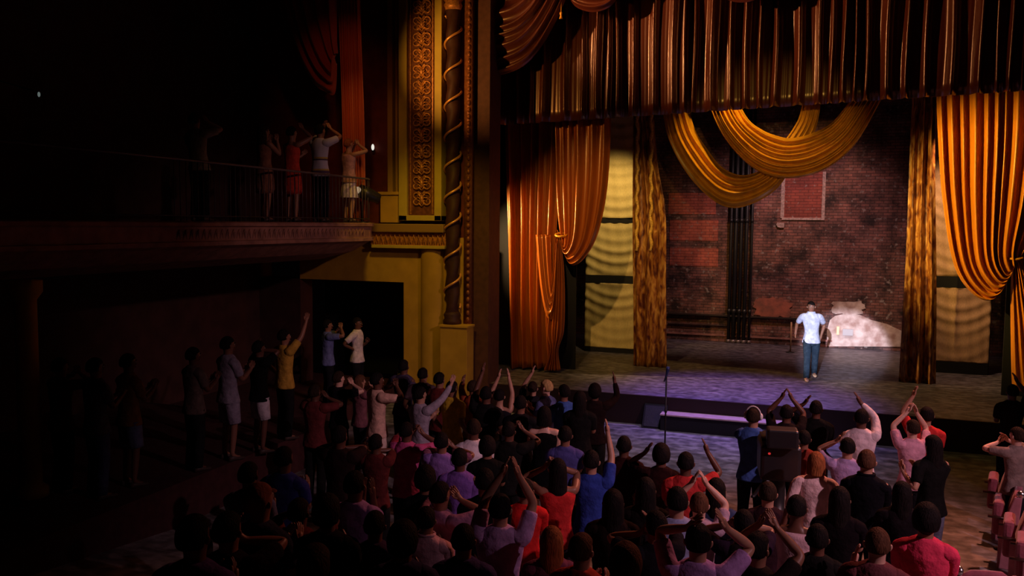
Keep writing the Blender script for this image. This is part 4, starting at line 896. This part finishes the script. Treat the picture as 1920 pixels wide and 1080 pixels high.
 (590, 1030, 'dark', 'dark', 'afro', (.05, .02, .02), (.02, .02, .02), 'dim full-haired head at the bottom edge under the dark red clapping person', dict(h=1.68, face=20, hands='c')),
 (1535, 985, 'dark', 'black', 'short', (.02, .02, .02), (.02, .02, .02), 'dark-clothed person at the bottom edge below the pale pink top', dict(h=1.64, face=0, hands='c')),
 # ---- side terrace
 (428, 632, 'brown', 'black', 'short', (.36, .33, .42), (.34, .31, .40), 'person in pale grey T-shirt and grey shorts standing on the dark side terrace', dict(h=1.80, face=60, hands='c', floor=0, legs='shorts')),
 (484, 640, 'dark', 'black', 'short', (.012, .012, .014), (.60, .56, .60), 'person in black shirt over white shorts between grey T-shirt and yellow shirt', dict(h=1.72, face=60, hands=[(490, 645), (486, 650)], floor=0, legs='shorts')),
 (533, 618, 'brown', 'black', 'short', (.50, .30, .05), (.02, .02, .02), 'person in long mustard yellow shirt flinging one arm up on the side terrace', dict(h=1.78, face=60, hands=[(580, 592), 'R'], floor=0)),
 (614, 600, 'brown', 'black', 'crop', (.14, .17, .42), (.02, .02, .03), 'man in blue polo shirt clapping at the dark doorway', dict(h=1.78, face=75, hands=[(646, 612), (642, 620)], floor=-.28, depth=17.6)),
 (670, 597, 'dark', 'black', 'crop', (.66, .58, .66), (.02, .02, .03), 'man in white short-sleeved shirt at the dark doorway, hands at his waist', dict(h=1.78, face=110, hands=[(662, 662), (690, 648)], floor=-.28, depth=18.0)),
 (112, 672, 'brown', 'black', 'short', (.10, .05, .03), (.03, .02, .02), 'very dim person with crossed forearms at the far left of the terrace', dict(h=1.74, face=60, hands='C', floor=0)),
 (178, 672, 'dark', 'black', 'short', (.10, .10, .14), (.06, .08, .16), 'very dim person in grey shirt and bluish trousers at the far left of the terrace', dict(h=1.78, face=60, hands='c', floor=0)),
 (240, 664, 'dark', 'black', 'short', (.22, .10, .04), (.12, .15, .26), 'very dim person in brown shirt and blue shorts on the left terrace', dict(h=1.76, face=60, hands='c', floor=0, legs='shorts')),
 (362, 652, 'dark', 'black', 'short', (.16, .12, .10), (.03, .03, .03), 'very dim person in taupe shirt left of the pale grey T-shirt', dict(h=1.74, face=60, hands='c', floor=0)),
 # ---- balcony
 (495, 237, 'brown', 'dark', 'long', (.24, .11, .07), None, 'person in brown dress clapping at the balcony railing, leftmost of four', dict(h=1.68, face=60, hands=[(515, 268), (520, 264)], floor=BF, depth=14.9, legs='dress', sleeve='tank')),
 (547, 240, 'brown', 'black', 'short', (.48, .05, .03), None, 'person in short red dress with one arm up at the balcony railing', dict(h=1.74, face=50, hands=[(570, 236), 'R', 'c'], floor=BF, depth=15.65, legs='dress', sleeve='tank')),
 (600, 232, 'brown', 'black', 'short', (.46, .46, .62), (.02, .02, .03), 'person in white, blue and yellow striped shirt clapping high on the balcony', dict(h=1.88, face=45, hands=[(622, 236), (612, 232)], floor=BF, depth=16.5, topmat='STRIPE')),
 (654, 263, 'tan', 'auburn', 'short', (.50, .28, .30), (.70, .62, .72), 'person in pale top and white skirt clapping at the stage end of the balcony', dict(h=1.70, face=55, hands=[(672, 268), (676, 266)], floor=BF, depth=17.4, legs='skirt', sleeve='tank')),
 (372, 205, 'tan', 'dark', 'short', (.30, .26, .16), (.03, .03, .03), 'dim person leaning with one arm over the head farther back on the balcony', dict(h=1.76, face=40, hands=[(392, 222), (380, 262)], floor=BF, depth=14.0, tilt=-.1)),
]
def stripe_mat():
    M = bpy.data.materials.new('striped_jersey'); M.use_nodes = True; N = M.node_tree.nodes; L = M.node_tree.links; b = N['Principled BSDF']; b.inputs['Roughness'].default_value = .85
    tc = N.new('ShaderNodeTexCoord'); sp = N.new('ShaderNodeSeparateXYZ'); L.new(tc.outputs['Object'], sp.inputs[0])
    mr = N.new('ShaderNodeMapRange'); mr.inputs[1].default_value = .85; mr.inputs[2].default_value = 1.5; L.new(sp.outputs[2], mr.inputs[0])
    r = N.new('ShaderNodeValToRGB'); r.color_ramp.interpolation = 'CONSTANT'; L.new(mr.outputs[0], r.inputs[0]); e = r.color_ramp.elements
    W_ = (.50, .50, .62, 1); Yl = (.52, .38, .08, 1); Nv = (.08, .05, .10, 1); e[0].color = W_; e[0].position = 0; e[1].color = W_; e[1].position = .95
    for p_, c_ in ((.10, Yl), (.14, Nv), (.22, Yl), (.27, W_), (.52, Nv), (.57, Yl), (.62, W_)): q_ = e.new(p_); q_.color = c_
    L.new(r.outputs[0], b.inputs['Base Color']); return M
def place(px, py, h, fl):
    lo, hi = 3.5, 30.0
    for _ in range(30):
        md_ = (lo+hi)/2; p = atD(px, py, md_)
        if p.z > (floor_z(p.y) if fl is None else fl)+h: lo = md_
        else: hi = md_
    return atD(px, py, hi)
ps_ = [[q[0], q[1], q[8].get('h', 1.72), q[8].get('floor'), q[8].get('depth')] for q in P]; st0 = [(q[0], q[2]) for q in ps_]
for it in range(160):
    loc_ = [place(a[0], a[1], a[2], a[3]) if a[4] is None else atD(a[0], a[1], a[4]) for a in ps_]
    for i in range(len(P)):
        for j in range(i):
            d = loc_[i]-loc_[j]; d.z = 0
            if d.length < .50 and abs(loc_[i].z-loc_[j].z) < 1:
                n_, f_ = (i, j) if loc_[i].y < loc_[j].y else (j, i)      # nearer one grows, farther one shrinks
                if ps_[n_][4] is None: ps_[n_][2] = min(ps_[n_][2]+.006, min(1.90, st0[n_][1]+.12))
                if ps_[f_][4] is None: ps_[f_][2] = max(ps_[f_][2]-.006, max(1.56, st0[f_][1]-.12))
                l_, r_ = (i, j) if ps_[i][0] < ps_[j][0] else (j, i)
                ps_[l_][0] = max(ps_[l_][0]-.4, st0[l_][0]-9); ps_[r_][0] = min(ps_[r_][0]+.4, st0[r_][0]+9)
for q, (px, py, sk, hr, st, tp, bt, lab, kw) in zip(ps_, P):
    px = q[0]; kw = dict(kw); kw['h'] = q[2]
    kw = dict(kw)
    if kw.get('topmat') == 'STRIPE': kw['topmat'] = stripe_mat()
    person(px, py, sk, hr, st, tp, bt, lab, **kw)

# ------------------------------------------------------------------ television camera and operator
op = person(1412, 797, 'tan', 'dark', 'short', (.06, .13, .42), (.02, .02, .03), 'camera operator in bright blue shirt with headset behind the television camera', h=1.76, face=12, hands=[(1440, 838), (1476, 842)], depth=11.0, fwd=.4, cat='camera operator')
g = MB(); g.tube([Vector((.098*cos(a), -.01, 1.66+.13*sin(a))) for a in [pi*q/12 for q in range(13)]], .009, 6)
g.sph((-.10, 0, 1.66), (.022, .04, .045)); g.sph((.10, 0, 1.66), (.022, .04, .045)); g.build('headset', mat('headset_white', (.75, .75, .8), .4), op)
p = atD(1458, 880, 10.0); t = empty('television_camera', (p.x, p.y, floor_z(p.y)), radians(8)); t.scale = (1.3, 1.15, 1.08); tag(t, 'large black television camera on a pedestal in the middle of the crowd', 'television camera')
b = MB(); b.box(-.17, -.30, 1.12, .17, .22, 1.50); b.build('camera_body', BLACKM, t, False, .03)
b = MB(); b.tube([(0, .20, 1.31), (0, .30, 1.31), (0, .32, 1.31), (0, .62, 1.31)], [.12, .12, .14, .15], 20); b.build('lens', BLACKM, t)
b = MB(); b.box(-.13, -.42, 1.50, .13, -.22, 1.70); vf = b.build('viewfinder', BLACKM, t, False, .02)
b = MB(); b.box(-.16, -.26, 1.52, .16, .10, 1.55); b.tube([(-.1, -.1, 1.53), (-.1, -.1, 1.6), (.1, -.1, 1.6), (.1, -.1, 1.53)], .012, 8); b.build('handle', BLACKM, t)
for s in (-1, 1): b = MB(); b.tube([(s*.12, -.2, 1.10), (s*.22, -.45, 1.02), (s*.25, -.62, 1.05)], .016, 8); b.build('pan_bar', BLACKM, t)
b = MB(); b.lathe([(0, .15), (.10, .15), (.10, .7), (.07, .72), (.07, 1.05), (.13, 1.07), (.13, 1.13), (0, 1.13)], seg=20); b.build('column', BLACKM, t)
b = MB(); b.lathe([(0, .10), (.36, .10), (.36, .16), (.12, .24), (0, .24)], seg=24); b.build('base', BLACKM, t)
for a in (90, 210, 330): b = MB(); x, y = .30*cos(radians(a)), .30*sin(radians(a)); b.tube([(x-.03, y, .06), (x+.03, y, .06)], .06, 14); b.build('wheel', BLACK, t)
b = MB(); b.sph((-.10, -.31, 1.42), (.012, .006, .012)); b.build('tally_light', mat('tally_red', (.5, .02, .02), .4, emis=(1, .05, .05), es=.5), t)

# ------------------------------------------------------------------ theatre seats at the right
PLUSH = mat('maroon_plush', (.30, .075, .11), .8, noise=.15, nscale=12, sheen=.3, bump=.2)
ENDP = mat('seat_end_rose', (.42, .18, .22), .6, noise=.15)
def seat(loc, rz, label, group=None):
    t = empty('theatre_seat', loc, rz); tag(t, label, 'seat', group)
    rows = []
    for z, hw, y0_, th_ in ((.40, .22, -.16, .08), (.55, .235, -.19, .10), (.75, .235, -.23, .09), (.88, .21, -.26, .07), (.93, .14, -.27, .05)):
        rows.append([(hw*cos(a) if abs(cos(a)) < .7 else math.copysign(hw*.72+hw*.28*abs(cos(a)), cos(a)), y0_+th_/2*sin(a), z) for a in [2*pi*q/20 for q in range(20)]])
    rows = [[(0, -.16, .40)]*20]+rows+[[(0, -.27, .935)]*20]; b = MB(); b.grid(rows, closed=True); b.build('seat_back', PLUSH, t)
    b = MB(); b.box(-.22, -.15, .38, .22, -.03, .80); b.build('folded_seat', PLUSH, t, False, .04)
    for s in (-1, 1):
        b = MB(); b.add([(s*.25+d_, y, z) for d_ in (-.025, .025) for y, z in ((-.26, 0), (-.10, 0), (-.10, .60), (-.17, .62), (-.25, .90), (-.33, .90))],
                        [(5, 4, 3, 2, 1, 0), (6, 7, 8, 9, 10, 11)]+[(q, (q+1) % 6, 6+(q+1) % 6, 6+q) for q in range(6)]); b.build('end_panel', ENDP, t, False, .01)
        b = MB(); b.tube([(s*.25, -.20, .62), (s*.25, .02, .62)], .028, 8, flat=.6); b.build('armrest', mat('dark_wood', (.05, .02, .015), .3, spec=.6), t)
    b = MB(); b.sph((-.25, -.31, .935), (.035, .05, .045), 10, 8); b.build('highlight_cap', CHROME, t)  # chrome cap added to make the highlight on the seat top
    return t
tops = [(1841, 876), (1850, 918), (1868, 954), (1891, 990)]
names = ['farthest of the four maroon seats in a row at the right', 'second farthest of the four maroon seats in a row at the right', 'third of the four maroon seats in a row at the right, counted from the stage', 'nearest of the four maroon seats in a row at the right']
def solve(px, py, h):
    lo, hi = 3.0, 30.0
    for _ in range(40):
        md_ = (lo+hi)/2; p = atD(px, py, md_)
        if p.z > floor_z(p.y)+h: lo = md_
        else: hi = md_
    p = atD(px, py, hi); return Vector((p.x, p.y, floor_z(p.y)))
SR = radians(79); proto = None
spots_ = [(solve(px, py, .95)+Vector((.10, .28, 0)), SR, n_) for (px, py), n_ in zip(tops, names)]
spots_.append((solve(1828, 1046, .95), radians(12), 'maroon seat at the bottom edge right of the bright red T-shirt'))
for loc, rz, lab in spots_:
    loc.z = floor_z(loc.y)
    if proto is None: proto = seat(loc, rz, lab, 'empty maroon seats at the right'); continue
    c = proto.copy(); COL.objects.link(c); c.location = loc; c.rotation_euler = (0, 0, rz); c['label'] = lab
    for ch in list(proto.children):
        d = ch.copy(); COL.objects.link(d); d.parent = c
